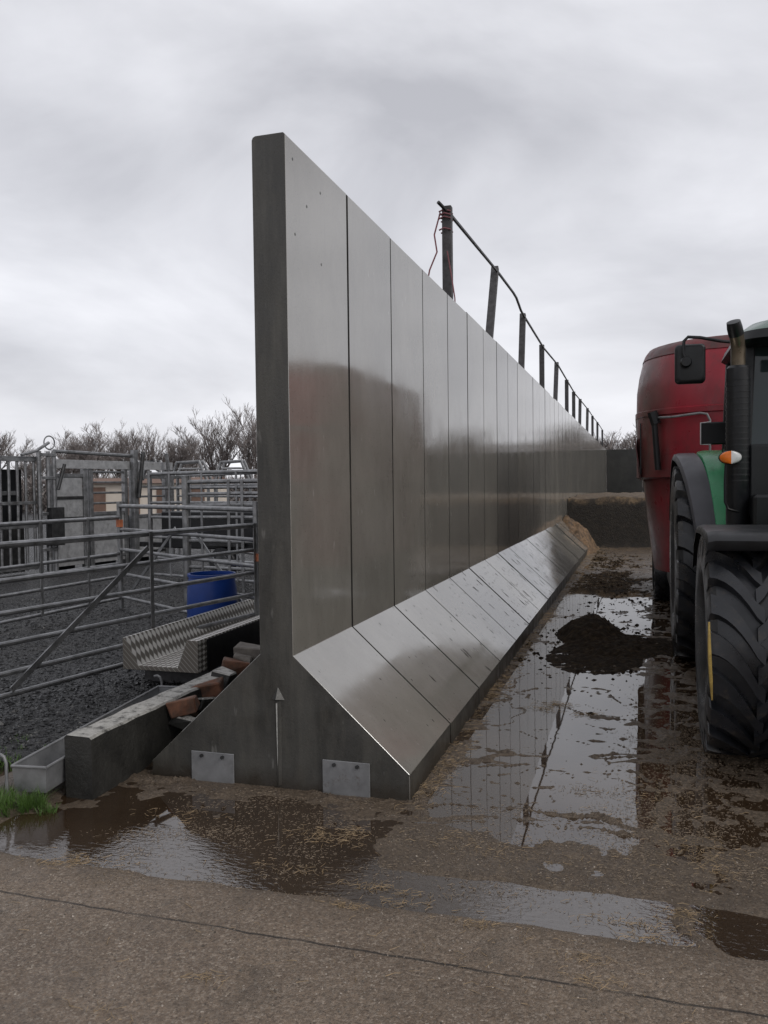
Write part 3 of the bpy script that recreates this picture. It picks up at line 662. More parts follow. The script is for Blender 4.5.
# blue barrel
p = at(213, 640, 9.0); t = empty('barrel', (p.x, p.y, .04), label='cut down blue plastic barrel standing behind the checker plate channel', cat='barrel')
R90 = Matrix.Rotation(-math.pi / 2, 4, 'Y')
mb = MB(); mb.lathe([(0, 0), (.255, 0), (.27, .02), (.275, .25), (.268, .30), (.272, .34), (.265, .55), (.245, .72), (.235, .72), (.255, .55), (.255, .04), (0, .04)], 40, R90); mb.build('shell', MT['blue_plastic'], t, smooth=True)
mb = MB(); mb.lathe([(.250, .70), (.258, .705), (.258, .735), (.235, .735), (.235, .70)], 40, R90, closed=True); mb.build('rim', MT['blue_plastic'], t, smooth=True)
# grass
def grass(name, spots, label):
    vs = []; fs = []
    for (cx, cy, r, n, h) in spots:
        for _ in range(n):
            a = random.uniform(0, 6.28); q_ = r * math.sqrt(random.random()); x = cx + q_ * math.cos(a); y_ = cy + q_ * math.sin(a)
            hh_ = h * random.uniform(.5, 1.1); d = Vector((random.gauss(0, .35), random.gauss(0, .35), 1)).normalized(); w = .0022; s2 = Vector((math.cos(a), math.sin(a), 0)) * w
            p0 = Vector((x, y_, .0 if x > -3.2 else .03)); b = len(vs); p1 = p0 + d * hh_ * .6; p2 = p1 + (d + Vector((d.x, d.y, -.25))) * hh_ * .4
            vs += [p0 - s2, p0 + s2, p1 + s2 * .7, p1 - s2 * .7, p2]; fs += [(b, b + 1, b + 2, b + 3), (b + 3, b + 2, b + 4)]
    me = bpy.data.meshes.new(name); me.from_pydata([tuple(v) for v in vs], [], fs); me.materials.append(MT['grass']); o = bpy.data.objects.new(name, me); COL.objects.link(o); tag(o, label, 'grass', kind='stuff')
p = gnd(22, 812, .0)
grass('grass', [(p.x - .05, p.y, .09, 260, .12), (p.x + .02, p.y + .05, .07, 200, .14), (p.x - .2, p.y, .12, 200, .10), (p.x + .13, p.y + .03, .05, 60, .07)], 'bright green grass tuft at the near end of the trough')
sp = []
for _ in range(26): p = gnd(random.uniform(-20, 60), random.uniform(735, 775), .05); sp.append((p.x, p.y, .05, 18, .05))
grass('weeds', sp, 'thin low weeds on the gravel left of the trough')

# ------------------------------------------------------------------ gates
def gate(p0, p1, zs, ups, rr, label, braces=(), posts=(), grp='tubular steel gates of the cattle pens', name='field_gate', flat=False):
    p0 = Vector(p0); p1 = Vector(p1); d = p1 - p0; L = d.length; t = empty(name, p0, math.atan2(d.y, d.x), label, 'gate', grp)
    for i, z in enumerate(zs):
        r_ = rr * (1.25 if i == 0 else 1); sag = random.uniform(-.006, .006)
        mb = MB(); mb.tube([(0, 0, z), (L / 2, 0, z + sag), (L, 0, z)], r_, 10); mb.build('rail', MT['galvanised'], t, smooth=True)
    for u in ups:
        mb = MB(); mb.box((u * L - .022, -rr - .008, min(zs) - .02), (u * L + .022, -rr, max(zs) + .02)); mb.build('upright', MT['galvanised'], t, bevel=.002)
    for (u0_, z0_, u1_, z1_) in braces:
        mb = MB(); mb.bar((u0_ * L, -rr - .02, z0_), (u1_ * L, -rr - .02, z1_), .012, .045); mb.build('brace', MT['galvanised'], t)
    for (u, h, r_) in posts:
        mb = MB(); mb.tube([(u * L, 0, -.1), (u * L, 0, h)], r_, 12); pb = mb.build('post', MT['galvanised'], t, smooth=True)
    return t, L
def ground_at(x, D): p = at(x, 500, D); return (p.x, p.y, 0)
cor = ground_at(256, 8.75)
a0 = Vector(ground_at(0, 6.0)); dd = (Vector(cor) - a0); pA = a0 - dd * .45
t1, L1 = gate(pA, cor, [1.30, 1.04, .80, .575, .36, .20], [.645, .985], .021, 'long six rail gate nearest the camera, its near end cut off by the photo', braces=[(.315, .24, .632, 1.18)], posts=[(1.0, 1.55, .038)])
mb = MB(); mb.tube([(L1 - .02, -.04, .92), (L1 - .02, -.04, 1.0)], .045, 10); mb.build('hinge_wrap', MT['orange_plastic'], t1)
far_ = ground_at(119, 11.5)
t3, L3 = gate(cor, far_, [1.46, 1.14, .86, .52, .20], [.35], .023, 'galvanised gate crossing behind the blue barrel between two pen posts', braces=[(.06, .3, .42, 1.2), (.95, .25, .55, 1.2)], posts=[])
b0_ = Vector(ground_at(0, 9.5)); d2 = (Vector(far_) - b0_)
t2, L2 = gate(b0_ - d2 * .6, far_, [1.30, 1.06, .80, .66, .48, .18], [.55, .8], .022, 'six rail gate in the middle distance running left out of the photo', posts=[(1.0, 1.52, .036)])
mb = MB(); mb.tube([(L2 - .0, -.0, 1.17), (L2 - .0, 0, 1.27)], .048, 10); mb.build('hinge_wrap', MT['orange_plastic'], t2)
e0_ = Vector(ground_at(186, 11.0)); e1_ = Vector(ground_at(300, 10.2))
gate(e0_, e1_, [1.78, 1.62, 1.47, 1.31, 1.0, .65, .3], [.40, .52, .72], .022, 'tall pen gate hung on the thick post right of the sheeted panels', posts=[(0, 1.86, .055)])
# further race hurdles beyond
for (xa, Da, xb, Db, zs, lb) in ((178, 21, 262, 17, [2.0, 1.75, 1.5, 1.2, .9, .6, .3], 'tall hurdle far right in the handling pens, furthest from camera'), (150, 14.5, 262, 13.0, [1.95, 1.7, 1.45, 1.2, .85, .5, .2], 'hurdle of seven bars behind the tall pen gate')):
    gate(ground_at(xa, Da), ground_at(xb, Db), zs, [.2, .5, .8], .024, lb, posts=[(0, max(zs) + .06, .04), (1, max(zs) + .06, .04)], grp='hurdles of the handling pens', name='pen_hurdle')
# ------------------------------------------------------------------ cattle handling race
rA = Vector(ground_at(-30, 14.8)); rB = Vector(ground_at(185, 20.0)); rd = (rB - rA); rL = rd.length; rz_ = math.atan2(rd.y, rd.x)
def U(x):
    """distance along the race plane for photo column x"""
    best = min(range(401), key=lambda i: abs(proj_x(rA + rd * (i / 400)) - x)); return rL * best / 400
def proj_x(p):
    q_ = p - CAM; return W / 2 + F * q_.dot(RT) / q_.dot(fw)
def race(name, label, cat='cattle race', grp='sections of the cattle handling race'): return empty(name, rA, rz_, label, cat, grp)
GV, GS, DS = MT['galvanised'], MT['galv_sheet'], MT['dark_steel']
def sbox(t, n, lo, hi, m, bev=.004): mb = MB(); mb.box(lo, hi); return mb.build(n, m, t, bevel=bev)
def stube(t, n, pts, r, m=None): mb = MB(); mb.tube(pts, r, 8); return mb.build(n, m or GV, t, smooth=True)
# barred crush at far left
t = race('cattle_crush', 'barred steel cattle crush at the far left with an added black sheet darkening its inside', 'cattle crush')
ua, ub = U(-25), U(36)
for u in np.linspace(ua, ub, 8): stube(t, 'bar', [(u, 0, .15), (u, 0, 2.25)], .03)
for z in (.2, 1.0, 1.45, 2.27): sbox(t, 'cross_rail', (ua - .03, -.05, z - .03), (ub + .03, -.035, z + .03), GV)
sbox(t, 'rear_shade_sheet', (ua, .34, .96), (ub, .37, 2.1), MT['black_metal']); sbox(t, 'rear_rail', (ua, .30, 1.60), (ub - .1, .335, 1.68), GV)  # black sheet added behind the bars in place of the shaded interior
sbox(t, 'side_sheet', (ua, .3, .1), (ub, .32, .95), DS); sbox(t, 'roof_bar', (ua, -.03, 2.30), (ub + .1, .9, 2.34), GV)
# head gate mast with hand wheel
t = race('head_gate', 'upright headgate frame with levers and a round hoop on top', 'head gate')
u0_, u1_ = U(38), U(53)
for u in (u0_, u0_ + .22, u1_): stube(t, 'mast', [(u, -.1, 0), (u, -.1, 2.45)], .045)
for z in (.5, 1.2, 1.9, 2.35): sbox(t, 'tie', (u0_, -.16, z), (u1_, -.05, z + .06), GV)
mb = MB(); cw = (U(49), -.1, 2.62); mb.tube([(cw[0] + .13 * math.cos(a), -.1, cw[2] + .13 * math.sin(a)) for a in np.linspace(0, 6.283, 21)], .014, 6, cap=False); mb.build('hoop', GV, t, smooth=True)
stube(t, 'lever', [(U(20), -.12, 2.36), (U(35), -.12, 2.45), (U(48), -.12, 2.62)], .03); stube(t, 'lever', [(U(53), -.2, 1.7), (U(60), -.2, 2.2)], .035, DS)
sbox(t, 'latch_box', (u0_ + .15, -.25, .6), (u1_ + .1, -.12, 1.35), DS)
# sheeted sections
def sheeted(xa, xb, z1_, label, ztop, slot=False):
    t = race('sheeted_panel', label); a, b = U(xa), U(xb)
    sbox(t, 'post', (a, -.05, 0), (a + .10, .05, ztop), GV); sbox(t, 'post', (b - .10, -.05, 0), (b, .05, ztop), GV)
    sbox(t, 'sheet', (a + .10, -.01, .15), (b - .10, .01, z1_), GS)
    sbox(t, 'dark_backing', (a + .1, .25, .05), (b - .1, .28, 1.1), MT['black_metal'])  # black sheet added behind each panel so the race reads dark inside
    z = .25
    while z < z1_ - .1: sbox(t, 'rib', (a + .102, -.045, z), (b - .102, -.012, z + .05), DS if slot else GV, .003); z += .42
    sbox(t, 'cap_rail', (a + .102, -.035, z1_), (b - .102, .03, z1_ + .07), GV)
    if ztop > z1_ + .35:
        zz_ = z1_ + .25
        while zz_ < ztop: stube(t, 'rail', [(a + .05, 0, zz_), (b - .05, 0, zz_)], .025); zz_ += .22
    return t
sheeted(53, 88, 1.95, 'first galvanised sheeted panel right of the headgate, ribbed and tall', 2.2, True)
sheeted(90, 128, 1.15, 'sheeted panel with open bars above, a pale building showing through', 2.2)
sheeted(132, 168, 1.05, 'sheeted panel with two ribs and barred top, left of the thick post', 2.2, True)
t = race('overhead_beam', 'long galvanised beams running over the top of the handling race', 'beam')
sbox(t, 'deep_beam', (U(53), -.08, 2.12), (U(172), -.04, 2.30), GS); stube(t, 'top_pipe', [(U(53), -.1, 2.46), (U(132), -.1, 2.42)], .04)
sbox(t, 'light_beam', (U(132), -.06, 1.92), (U(183), -.02, 2.0), GV)
t = race('lever_post', 'tall dark lever post standing over the beams at the race middle', 'post')
sbox(t, 'mast', (U(129), -.2, .1), (U(129) + .14, -.1, 2.55), GV); stube(t, 'lever', [(U(132), -.25, 1.5), (U(137), -.25, 2.5)], .045, DS); stube(t, 'lever', [(U(160), -.25, 2.5), (U(166), -.25, 1.2)], .045)
for (xa, xb, D, lb) in ((136, 164, 19.5, 'trapezoid steel hoop frame left over the race top'), (172, 208, 20.5, 'middle trapezoid hoop frame with flat top over the pens'), (216, 250, 20.5, 'right trapezoid hoop frame nearest the tall wall')):
    a = at(xa, 470, D); b = at(xb, 470, D); t = empty('hoop_frame', (a.x, a.y, 0), math.atan2(b.y - a.y, b.x - a.x), lb, 'frame', 'hoop frames over the handling pens'); l = (b - a).length
    for dy in (0, .5):
        mb = MB(); mb.tube([(0, dy, 1.9), (.12, dy, 2.33), (l - .22, dy, 2.36), (l, dy, 1.8)], .04, 8); mb.build('hoop', GV, t, smooth=True)
    sbox(t, 'top_plate', (.15, -.02, 2.16), (l - .25, .52, 2.2), GS); stube(t, 'leg', [(0, 0, 0), (0, 0, 1.9)], .04); stube(t, 'leg', [(l, 0, 0), (l, 0, 1.8)], .04)
# dark trailer with wheel
p = at(205, 545, 15.5); t = empty('trailer', (p.x, p.y, 0), math.radians(-12), 'dark stock trailer standing behind the pens, one pale wheel showing', 'trailer')
sbox(t, 'body', (-1.1, 0, .55), (1.5, 1.5, 1.25), MT['black_metal'], .02); sbox(t, 'mudguard', (.0, -.12, .62), (.95, .0, .70), DS)
for wx in (.48,):
    mb = MB(); M_ = Matrix.Translation((wx, -.02, .31)) @ Matrix.Rotation(math.pi / 2, 4, 'Z')
    mb.lathe([(.17, -.09), (.29, -.09), (.31, -.05), (.31, .05), (.29, .09), (.17, .09)], 28, M_, closed=True); w_ = mb.build('wheel', MT['tyre'], t, smooth=True)
    mb = MB(); mb.lathe([(.0, -.03), (.08, -.05), (.16, -.09), (.17, -.08), (.17, .08), (0, .08)], 28, M_); mb.build('rim', MT['galv_plate'], w_, smooth=True)
sbox(t, 'drawbar', (-2.3, .6, .5), (-1.1, .75, .6), DS)
# pale building far behind the race
p = at(150, 500, 48); t = empty('farm_building', (p.x, p.y, 0), math.radians(15), 'pale low farm building seen in glimpses through the race bars', 'building')
sbox(t, 'wall', (-5, 0, 0), (3.5, 5, 2.0), MT['cream_wall'], 0)
for x in (-3.6, -1.6, .4, 2.2): w_ = sbox(t, 'doorway', (x, -.05, 0), (x + 1.0, -.003, 1.8), MT['brown_wall'], 0)
mb = MB(); mb.add([(-5.2, -.3, 2.0), (3.7, -.3, 2.0), (3.7, 5.3, 2.0), (-5.2, 5.3, 2.0), (-5.2, 2.5, 2.35), (3.7, 2.5, 2.35)], [(0, 1, 5, 4), (2, 3, 4, 5), (0, 4, 3), (1, 2, 5), (3, 2, 1, 0)]); mb.build('roof', MT['brown_wall'], t)

# ------------------------------------------------------------------ bare trees
def tree_mesh(h, spread, seed, dens=1.0):
    rs = random.Random(seed); tr_, cr_ = MB(), MB()
    def br(p, d, L, r, lev):
        k = 3; pts = [p]; q_ = p.copy(); dd_ = d.copy()
        for i in range(k):
            dd_ = (dd_ + Vector((rs.gauss(0, .10), rs.gauss(0, .10), rs.gauss(0.04, .05)))).normalized(); q_ = q_ + dd_ * (L / k); pts.append(q_.copy())
        (tr_ if lev < 2 else cr_).tube(pts, [r, r * .85, r * .7, r * .5], 5 if lev < 2 else 3, cap=False)
        if lev >= 5: return
        nb = (0, 4, 5, 4, 3)[lev] if lev else 6
        for i in range(nb):
            f_ = rs.uniform(.35, 1.0) if lev else rs.uniform(.3, 1.0); j = min(int(f_ * 3), 2); pp_ = pts[j].lerp(pts[j + 1], f_ * 3 - j)
            ax = Vector((rs.gauss(0, 1), rs.gauss(0, 1), 0)).normalized()
            nd = (dd_ * rs.uniform(.5, 1) + ax * spread * rs.uniform(.4, 1) + Vector((0, 0, .25))).normalized()
            br(pp_, nd, L * rs.uniform(.5, .72), max(r * .5, .010), lev + 1)
    for s_ in range(rs.choice((1, 2, 2))): br(Vector((rs.uniform(-.3, .3), rs.uniform(-.3, .3), 0)), Vector((rs.gauss(0, .08), rs.gauss(0, .08), 1)).normalized(), h * .48, h * .018, 0)
    return tr_, cr_
protos = []
for i, (h, s_) in enumerate(((7.0, .75), (6.2, .95), (7.8, .55), (5.2, 1.0))):
    a, b = tree_mesh(h, s_, 40 + i); protos.append((a, b))
tl = [(-12, 66, 0, 'leftmost bare tree half cut off by the photo edge', .95), (28, 70, 1, 'low pale bare tree behind the left end of the race', .95), (66, 66, 1, 'rounded bare tree right of the hoop on the headgate', 1.0), (84, 72, 0, 'taller bare tree behind the first sheeted panel', .95),
      (105, 64, 1, 'broad dense bare tree behind the middle of the race', 1.05), (122, 70, 0, 'bare tree behind the lever post', .95), (148, 66, 2, 'dense upright bare tree behind the left hoop frame', .85), (170, 68, 1, 'dark twiggy bare tree behind the middle hoop frame', 1.05), (188, 72, 0, 'bare tree at the right shoulder of the tree row', .9),
      (208, 76, 3, 'lowest bare tree in the dip of the tree row', .85), (226, 64, 2, 'slim tall bare tree with pale trunk near the tall wall', .93), (250, 62, 2, 'slim bare tree touching the edge of the tall wall', .97), (46, 80, 3, 'small hazy bare tree further back at left', 1.1)]
tmeshes = {}
def place_tree(x, D, k, lb, sc, grp, off=None):
    p = at(x, 480, D)
    if k not in tmeshes:
        a, b = protos[k]; root = empty('bare_tree', (p.x, p.y, 0)); a.build('trunk', MT['bark'], root, smooth=True, fixn=False); b.build('crown', MT['twig'], root, fixn=False); tmeshes[k] = root
    else: root = copy_tree(tmeshes[k])
    root.location = (p.x, p.y, -.2); root.rotation_euler = (0, 0, random.uniform(0, 6.28)); root.scale = (sc * 1.08, sc * 1.08, sc * 1.03); tag(root, lb, 'tree', grp)
for a in tl: place_tree(*a, 'bare trees along the left skyline')
rt = [(612, 66, 3, 'bare bush just beyond the far end of the long wall', 1.0), (624, 70, 1, 'bare bush between the wall end and the red feeder', .95), (640, 64, 3, 'bare bush half hidden by the red feeder', 1.15), (600, 75, 0, 'bare tree top showing above the far wall end', .78)]
for a in rt: place_tree(*a, 'bare bushes beyond the far wall')
for i in range(5): place_tree(665 + i * 40, 60 + (i % 3) * 4, (0, 1, 3)[i % 3], ('spreading', 'tall', 'bushy', 'thin', 'wide')[i] + ' bare tree behind the far wall, hidden by the feeder and tractor', .95, 'trees hidden behind the tractor')
# hedge under the trees
def hedge(name, x0, x1, D, h, label, n):
    a = at(x0, 480, D); b = at(x1, 480, D); mb = MB()
    for _ in range(n):
        f_ = random.random(); p = a.lerp(b, f_); p.z = random.uniform(0, h * .8); p.x += random.gauss(0, .5); p.y += random.gauss(0, .6)
        d = Vector((random.gauss(0, .6), random.gauss(0, .6), random.uniform(.2, 1))).normalized() * random.uniform(.4, 1.0); s2 = Vector((random.uniform(-1, 1), random.uniform(-1, 1), 0)) * .05
        mb.add([p - s2, p + s2, p + d], [(0, 1, 2)])
    tag(mb.build(name, MT['twig'], fixn=False), label, 'hedge')
hedge('hedge', -60, 275, 60, 2.8, 'long leafless hedge low behind the left handling pens', 16000)
hedge('hedge', 560, 860, 58, 5.7, 'leafless hedge rising behind the far cross wall', 12000)

# ------------------------------------------------------------------ red feeder wagon
t = empty('feeder_wagon', (0, 0, 0), label='dark red tub feeder wagon hitched behind the green tractor', cat='feeder wagon')
def ring(x0, x1, y0, y1, r, z, n=10):
    pts = []
    for (cx, cy, a) in ((x1 - r, y0 + r, -90), (x1 - r, y1 - r, 0), (x0 + r, y1 - r, 90), (x0 + r, y0 + r, 180)):
        for i in range(n + 1):
            t_ = math.radians(a + 90 * i / n); pts.append((cx + r * math.cos(t_), cy + r * math.sin(t_), z))
    return pts
def loft(rings, cap0=False, cap1=False):
    mb = MB(); n = len(rings[0]); mb.v = [tuple(p) for R_ in rings for p in R_]
    for j in range(len(rings) - 1):
        for i in range(n): mb.f.append((j * n + i, j * n + (i + 1) % n, (j + 1) * n + (i + 1) % n, (j + 1) * n + i)); mb.m.append(0)
    if cap0: mb.f.append(tuple(range(n))[::-1]); mb.m.append(0)
    if cap1: mb.f.append(tuple(range((len(rings) - 1) * n, len(rings) * n))); mb.m.append(0)
    return mb
def tubring(z, inset=0, rr=None):
    if z < 1.75: o = .05 + .13 * (1.75 - z) / 1.15
    elif z < 2.7: o = -.035
    else: o = -.035 + .17 * ((z - 2.7) / .75) ** 1.8
    return ring(o + inset - .0, 2.42 - o - inset, 9.95 + o * 1.3 + inset, 15.35 - o - inset, (rr or 1.02) - inset * .5, z)
zs = [.6, 1.2, 1.74, 1.76, 2.1, 2.48]
mb = loft([tubring(z) for z in zs] , cap0=True); mb.build('lower_tub', MT['red_paint'], t, smooth=True, fixn=True)
mb = loft([tubring(2.48), tubring(2.49, -.015), tubring(2.55, -.015), tubring(2.56), tubring(2.8), tubring(3.0), tubring(3.15), tubring(3.26), tubring(3.32, .02), tubring(3.34, .06), tubring(2.6, .19)])
mb.build('upper_tub', MT['red_paint'], t, smooth=True, fixn=False)
mb = loft([tubring(3.20, -.008), tubring(3.28, -.004), tubring(3.345, .02), tubring(3.36, .06), tubring(3.33, .09)]); mb.build('top_rim', MT['red_worn'], t, smooth=True, fixn=False)
mb = loft([[(p[0], p[1], 2.9 + .15 * math.sin(p[0] * 2)) for p in tubring(2.9, .16)], [(1.2 + (p[0] - 1.2) * .1, 12.6 + (p[1] - 12.6) * .1, 3.0) for p in tubring(2.9, .1)]], cap1=True); mb.build('feed_load', MT['straw_tan'], t, fixn=False)
# side discharge door: flap, recess and ram
mb = MB(); mb.box((.005, 10.6, 1.8), (.03, 11.9, 2.42)); mb.build('door_recess', MT['black_metal'], t)
mb = MB(); mb.bar((-.055, 10.55, 2.25), (.01, 10.55, 1.72), .012, .03); mb.add([(-.06, 10.55, 2.25), (-.06, 12.0, 2.25), (.0, 12.0, 1.7), (.0, 10.55, 1.7)], [(0, 1, 2, 3)]); mb.build('side_flap', MT['red_worn'], t, fixn=False)
pts = [atY(650, 418, 10.3), atY(672, 417, 9.98), atY(700, 413, 9.9), atY(707, 414, 9.88), atY(710, 420, 9.88), atY(710, 452, 9.9)]
mb = MB(); mb.tube(pts, .014, 8); mb.build('hydraulic_hose', MT['galv_plate'], t, smooth=True)
mb = MB(); mb.tube([atY(654, 418, 10.2), atY(658, 470, 10.2)], .035, 10); mb.tube([atY(652, 412, 10.2), atY(656, 424, 10.2)], .06, 8); mb.build('ram', MT['black_metal'], t, smooth=True)
mb = MB(); mb.box((.35, 9.7, .62), (2.05, 15.2, .42)); mb.box((.95, 8.9, .46), (1.45, 9.9, .34)); mb.build('chassis', MT['black_metal'], t)
def wheel(parent, x0, x1, r, cy, cz, rimr, nlug, lugh, lugw, name='wheel', rimmat='yellow_stem', nseg=96, flip=1):
    """tyre on axle along X between x0 (outer, toward the wall) and x1; chevron lugs"""
    w = x1 - x0; xc = (x0 + x1) / 2; hw = w / 2; M_ = Matrix.Translation((xc, cy, cz)); rb = r - lugh
    wh = empty(name, (0, 0, 0)); wh.parent = parent
    prof = [(rimr, -hw * .70), (rimr + .03, -hw * .80), (rimr + .10, -hw * .97), ((rimr + rb) / 2, -hw), (rb - .09, -hw * .985), (rb - .035, -hw * .92), (rb - .008, -hw * .80), (rb, -hw * .4), (rb + .003, 0)]
    prof = prof + [(a, -b) for a, b in prof[-2::-1]]
    mb = MB(); mb.lathe(prof, nseg, M_)
    for side in (-1, 1):
        for k in range(nlug):
            a0_ = 2 * math.pi * (k + (0 if side < 0 else .5)) / nlug; secs = []
            ns = 9
            for i in range(ns + 1):
                s_ = i / ns
                if i == 0: ax_, rad, top = -hw * .985, rb - .085, rb - .075 + lugh * .3
                elif i == 1: ax_, rad, top = -hw * .96, rb - .05, r - .030
                elif i == 2: ax_, rad, top = -hw * .93, rb - .03, r - .007
                else: ax_ = -hw * .93 + (hw * .93 + hw * .07) * ((i - 2) / (ns - 2)); rad, top = rb - .02, r - .004 * abs(ax_ / hw) ** 2
                u_ = 1 - abs(min(ax_, 0)) / hw; sweep = (1.1 * u_ ** 1.9) * w * .50 / r
                ang = a0_ + sweep * flip; lw = lugw * (1.15 - .35 * u_) * (1.12 if i == ns else 1)
                for (rr_, ww) in ((rad, lw * .66), (top, lw * .5)):
                    for sg in (-1, 1):
                        an = ang + sg * ww / r
                        secs.append((i, Vector((ax_ * (1 if side < 0 else -1), rr_ * math.cos(an), rr_ * math.sin(an)))))
            vs = [M_ @ v for _, v in secs]; fs = []
            for i in range(ns):
                b = i * 4; c_ = b + 4
                fs += [(b + 2, b + 3, c_ + 3, c_ + 2), (b, b + 2, c_ + 2, c_), (b + 3, b + 1, c_ + 1, c_ + 3)]
            fs += [(0, 1, 3, 2), (ns * 4, ns * 4 + 2, ns * 4 + 3, ns * 4 + 1)]
            mb.add(vs, fs)
    mb.build('tyre', MT['tyre'], wh, smooth=True, angle=30, bevel=0)
    mb = MB(); mb.lathe([(rimr + .012, -hw * .74), (rimr + .012, -hw * .68), (rimr - .03, -hw * .6), (rimr - .05, -hw * .1), (.16, hw * .0), (.14, -hw * .12), (.0, -hw * .12)], 48, M_)
    mb.lathe([(rimr - .05, -hw * .1), (rimr - .03, hw * .6), (rimr + .012, hw * .68), (rimr + .012, hw * .74)], 48, M_); mb.build('rim', MT[rimmat], wh, smooth=True)
    return wh
plain('rim_yellow', (.55, .40, .03), .4, .15, 6, dirt=(.08, .06, .04), dlo=.5)
plain('rim_black', (.03, .03, .03), .5, .2, 6)
for yy in (12.6, 13.75):
    for (xa, xb) in ((.19, .50), (1.92, 2.23)): wheel(t, xa, xb, .42, yy, .42, .22, 16, .012, .03, rimmat='rim_black', nseg=48)

# ------------------------------------------------------------------ tractor
t = empty('tractor', (0, 0, 0), label='green tractor facing the camera at the right edge, black exhaust stack upright', cat='tractor')
wheel(t, .365, .915, .69, 5.60, .69, .36, 19, .048, .105, rimmat='rim_yellow', flip=1)
wheel(t, 2.085, 2.635, .69, 5.60, .69, .36, 19, .048, .105, rimmat='rim_yellow', flip=1)
wheel(t, .300, .95, .93, 8.55, .93, .48, 20, .055, .13, rimmat='rim_yellow', flip=1)
wheel(t, 2.05, 2.70, .93, 8.55, .93, .48, 20, .055, .13, rimmat='rim_yellow', flip=1)
# fenders: swept arcs
def fender(name, x0, x1, cy, cz, r, a0, a1, mat, th=.02, lip=.0, n=26, crown=0.02, tap=0.0):
    mb = MB(); xs_ = [x0, x0 + .015, x0 + .06, x1 - .06, x1 - .015, x1]; dr = [-.045 - lip, -.012, 0, crown * 0, -.0, -.02]
    k = len(xs_)
    for i in range(n + 1):
        a = math.radians(a0 + (a1 - a0) * i / n)
        for x, d_ in zip(xs_, dr): mb.v.append((x + tap * max(0, math.degrees(a) - 95) / 75, cy + (r + d_) * math.cos(a), cz + (r + d_) * math.sin(a)))
    for i in range(n + 1):
        a = math.radians(a0 + (a1 - a0) * i / n)
        for x, d_ in zip(xs_, dr): mb.v.append((x + tap * max(0, math.degrees(a) - 95) / 75, cy + (r + d_ - th) * math.cos(a), cz + (r + d_ - th) * math.sin(a)))
    o = (n + 1) * k
    for i in range(n):
        for j in range(k - 1):
            mb.f.append((i * k + j, i * k + j + 1, (i + 1) * k + j + 1, (i + 1) * k + j)); mb.f.append((o + i * k + j, o + (i + 1) * k + j, o + (i + 1) * k + j + 1, o + i * k + j + 1))
        for j in (0, k - 1): mb.f.append((i * k + j, (i + 1) * k + j, o + (i + 1) * k + j, o + i * k + j))
    for i in (0, n): mb.f += [(i * k + j, i * k + j + 1, o + i * k + j + 1, o + i * k + j) for j in range(k - 1)]
    mb.m = [0] * len(mb.f); return mb.build(name, MT[mat], t, smooth=True, angle=50)
for sx in (0, 1):
    def X_(a, b): return (a, b) if sx == 0 else (3.0 - b, 3.0 - a)
    fender('rear_fender_extension', *X_(.305, .515), 8.55, .95, 1.03, 20, 172, 'grey_plastic', tap=.17 * (1 - 2 * sx))
    fender('rear_fender', *X_(.518, .74), 8.55, .95, 1.05, 18, 190, 'green_paint', tap=.11 * (1 - 2 * sx))
    x0, x1 = X_(.365, .93); mb = MB(); fp = [(5.10, 1.32), (5.095, 1.36), (5.13, 1.39), (5.20, 1.41), (5.6, 1.425), (6.0, 1.41), (6.25, 1.30), (6.38, 1.12)]
    for x, d_ in ((x0, .035), (x0 + .012, .010), (x0 + .05, 0), (x1 - .05, 0), (x1, .02)): mb.v += [(x, a, z - d_) for a, z in fp]
    nf = len(fp); mb.f = [(j * nf + i, j * nf + i + 1, (j + 1) * nf + i + 1, (j + 1) * nf + i) for j in range(4) for i in range(nf - 1)]
    o_ = len(mb.v); mb.v += [(x, y_ + (.012 if y_ < 5.3 else 0), z - .018) for x, y_, z in mb.v]; mb.f += [tuple(o_ + i for i in f)[::-1] for f in mb.f]
    bd = [i for i in range(nf)] + [j * nf + nf - 1 for j in range(1, 5)] + [4 * nf + i for i in range(nf - 2, -1, -1)] + [j * nf for j in range(3, 0, -1)]
    mb.f += [(bd[i], bd[(i + 1) % len(bd)], o_ + bd[(i + 1) % len(bd)], o_ + bd[i]) for i in range(len(bd))]; mb.m = [0] * len(mb.f)
    mb.build('front_fender', MT['black_metal'], t, smooth=True, angle=40)
# inner fender wall, green
mb = MB()
for (x0, x1) in ((.74, .80), (2.20, 2.26)):
    pl = [(7.45, 1.2), (7.46, .8), (7.6, .6), (8.9, .6), (9.5, 1.1), (9.3, 1.75), (8.9, 2.0), (8.2, 2.0), (7.75, 1.85), (7.52, 1.55)]
    n = len(pl); b = len(mb.v); mb.v += [(x0, a, c_) for a, c_ in pl] + [(x1, a, c_) for a, c_ in pl]
    mb.f += [tuple(b + i for i in range(n)), tuple(b + n + i for i in range(n))[::-1]] + [(b + i, b + (i + 1) % n, b + n + (i + 1) % n, b + n + i) for i in range(n)]; mb.m += [0] * (n + 2)
mb.build('fender_wall', MT['green_paint'], t)
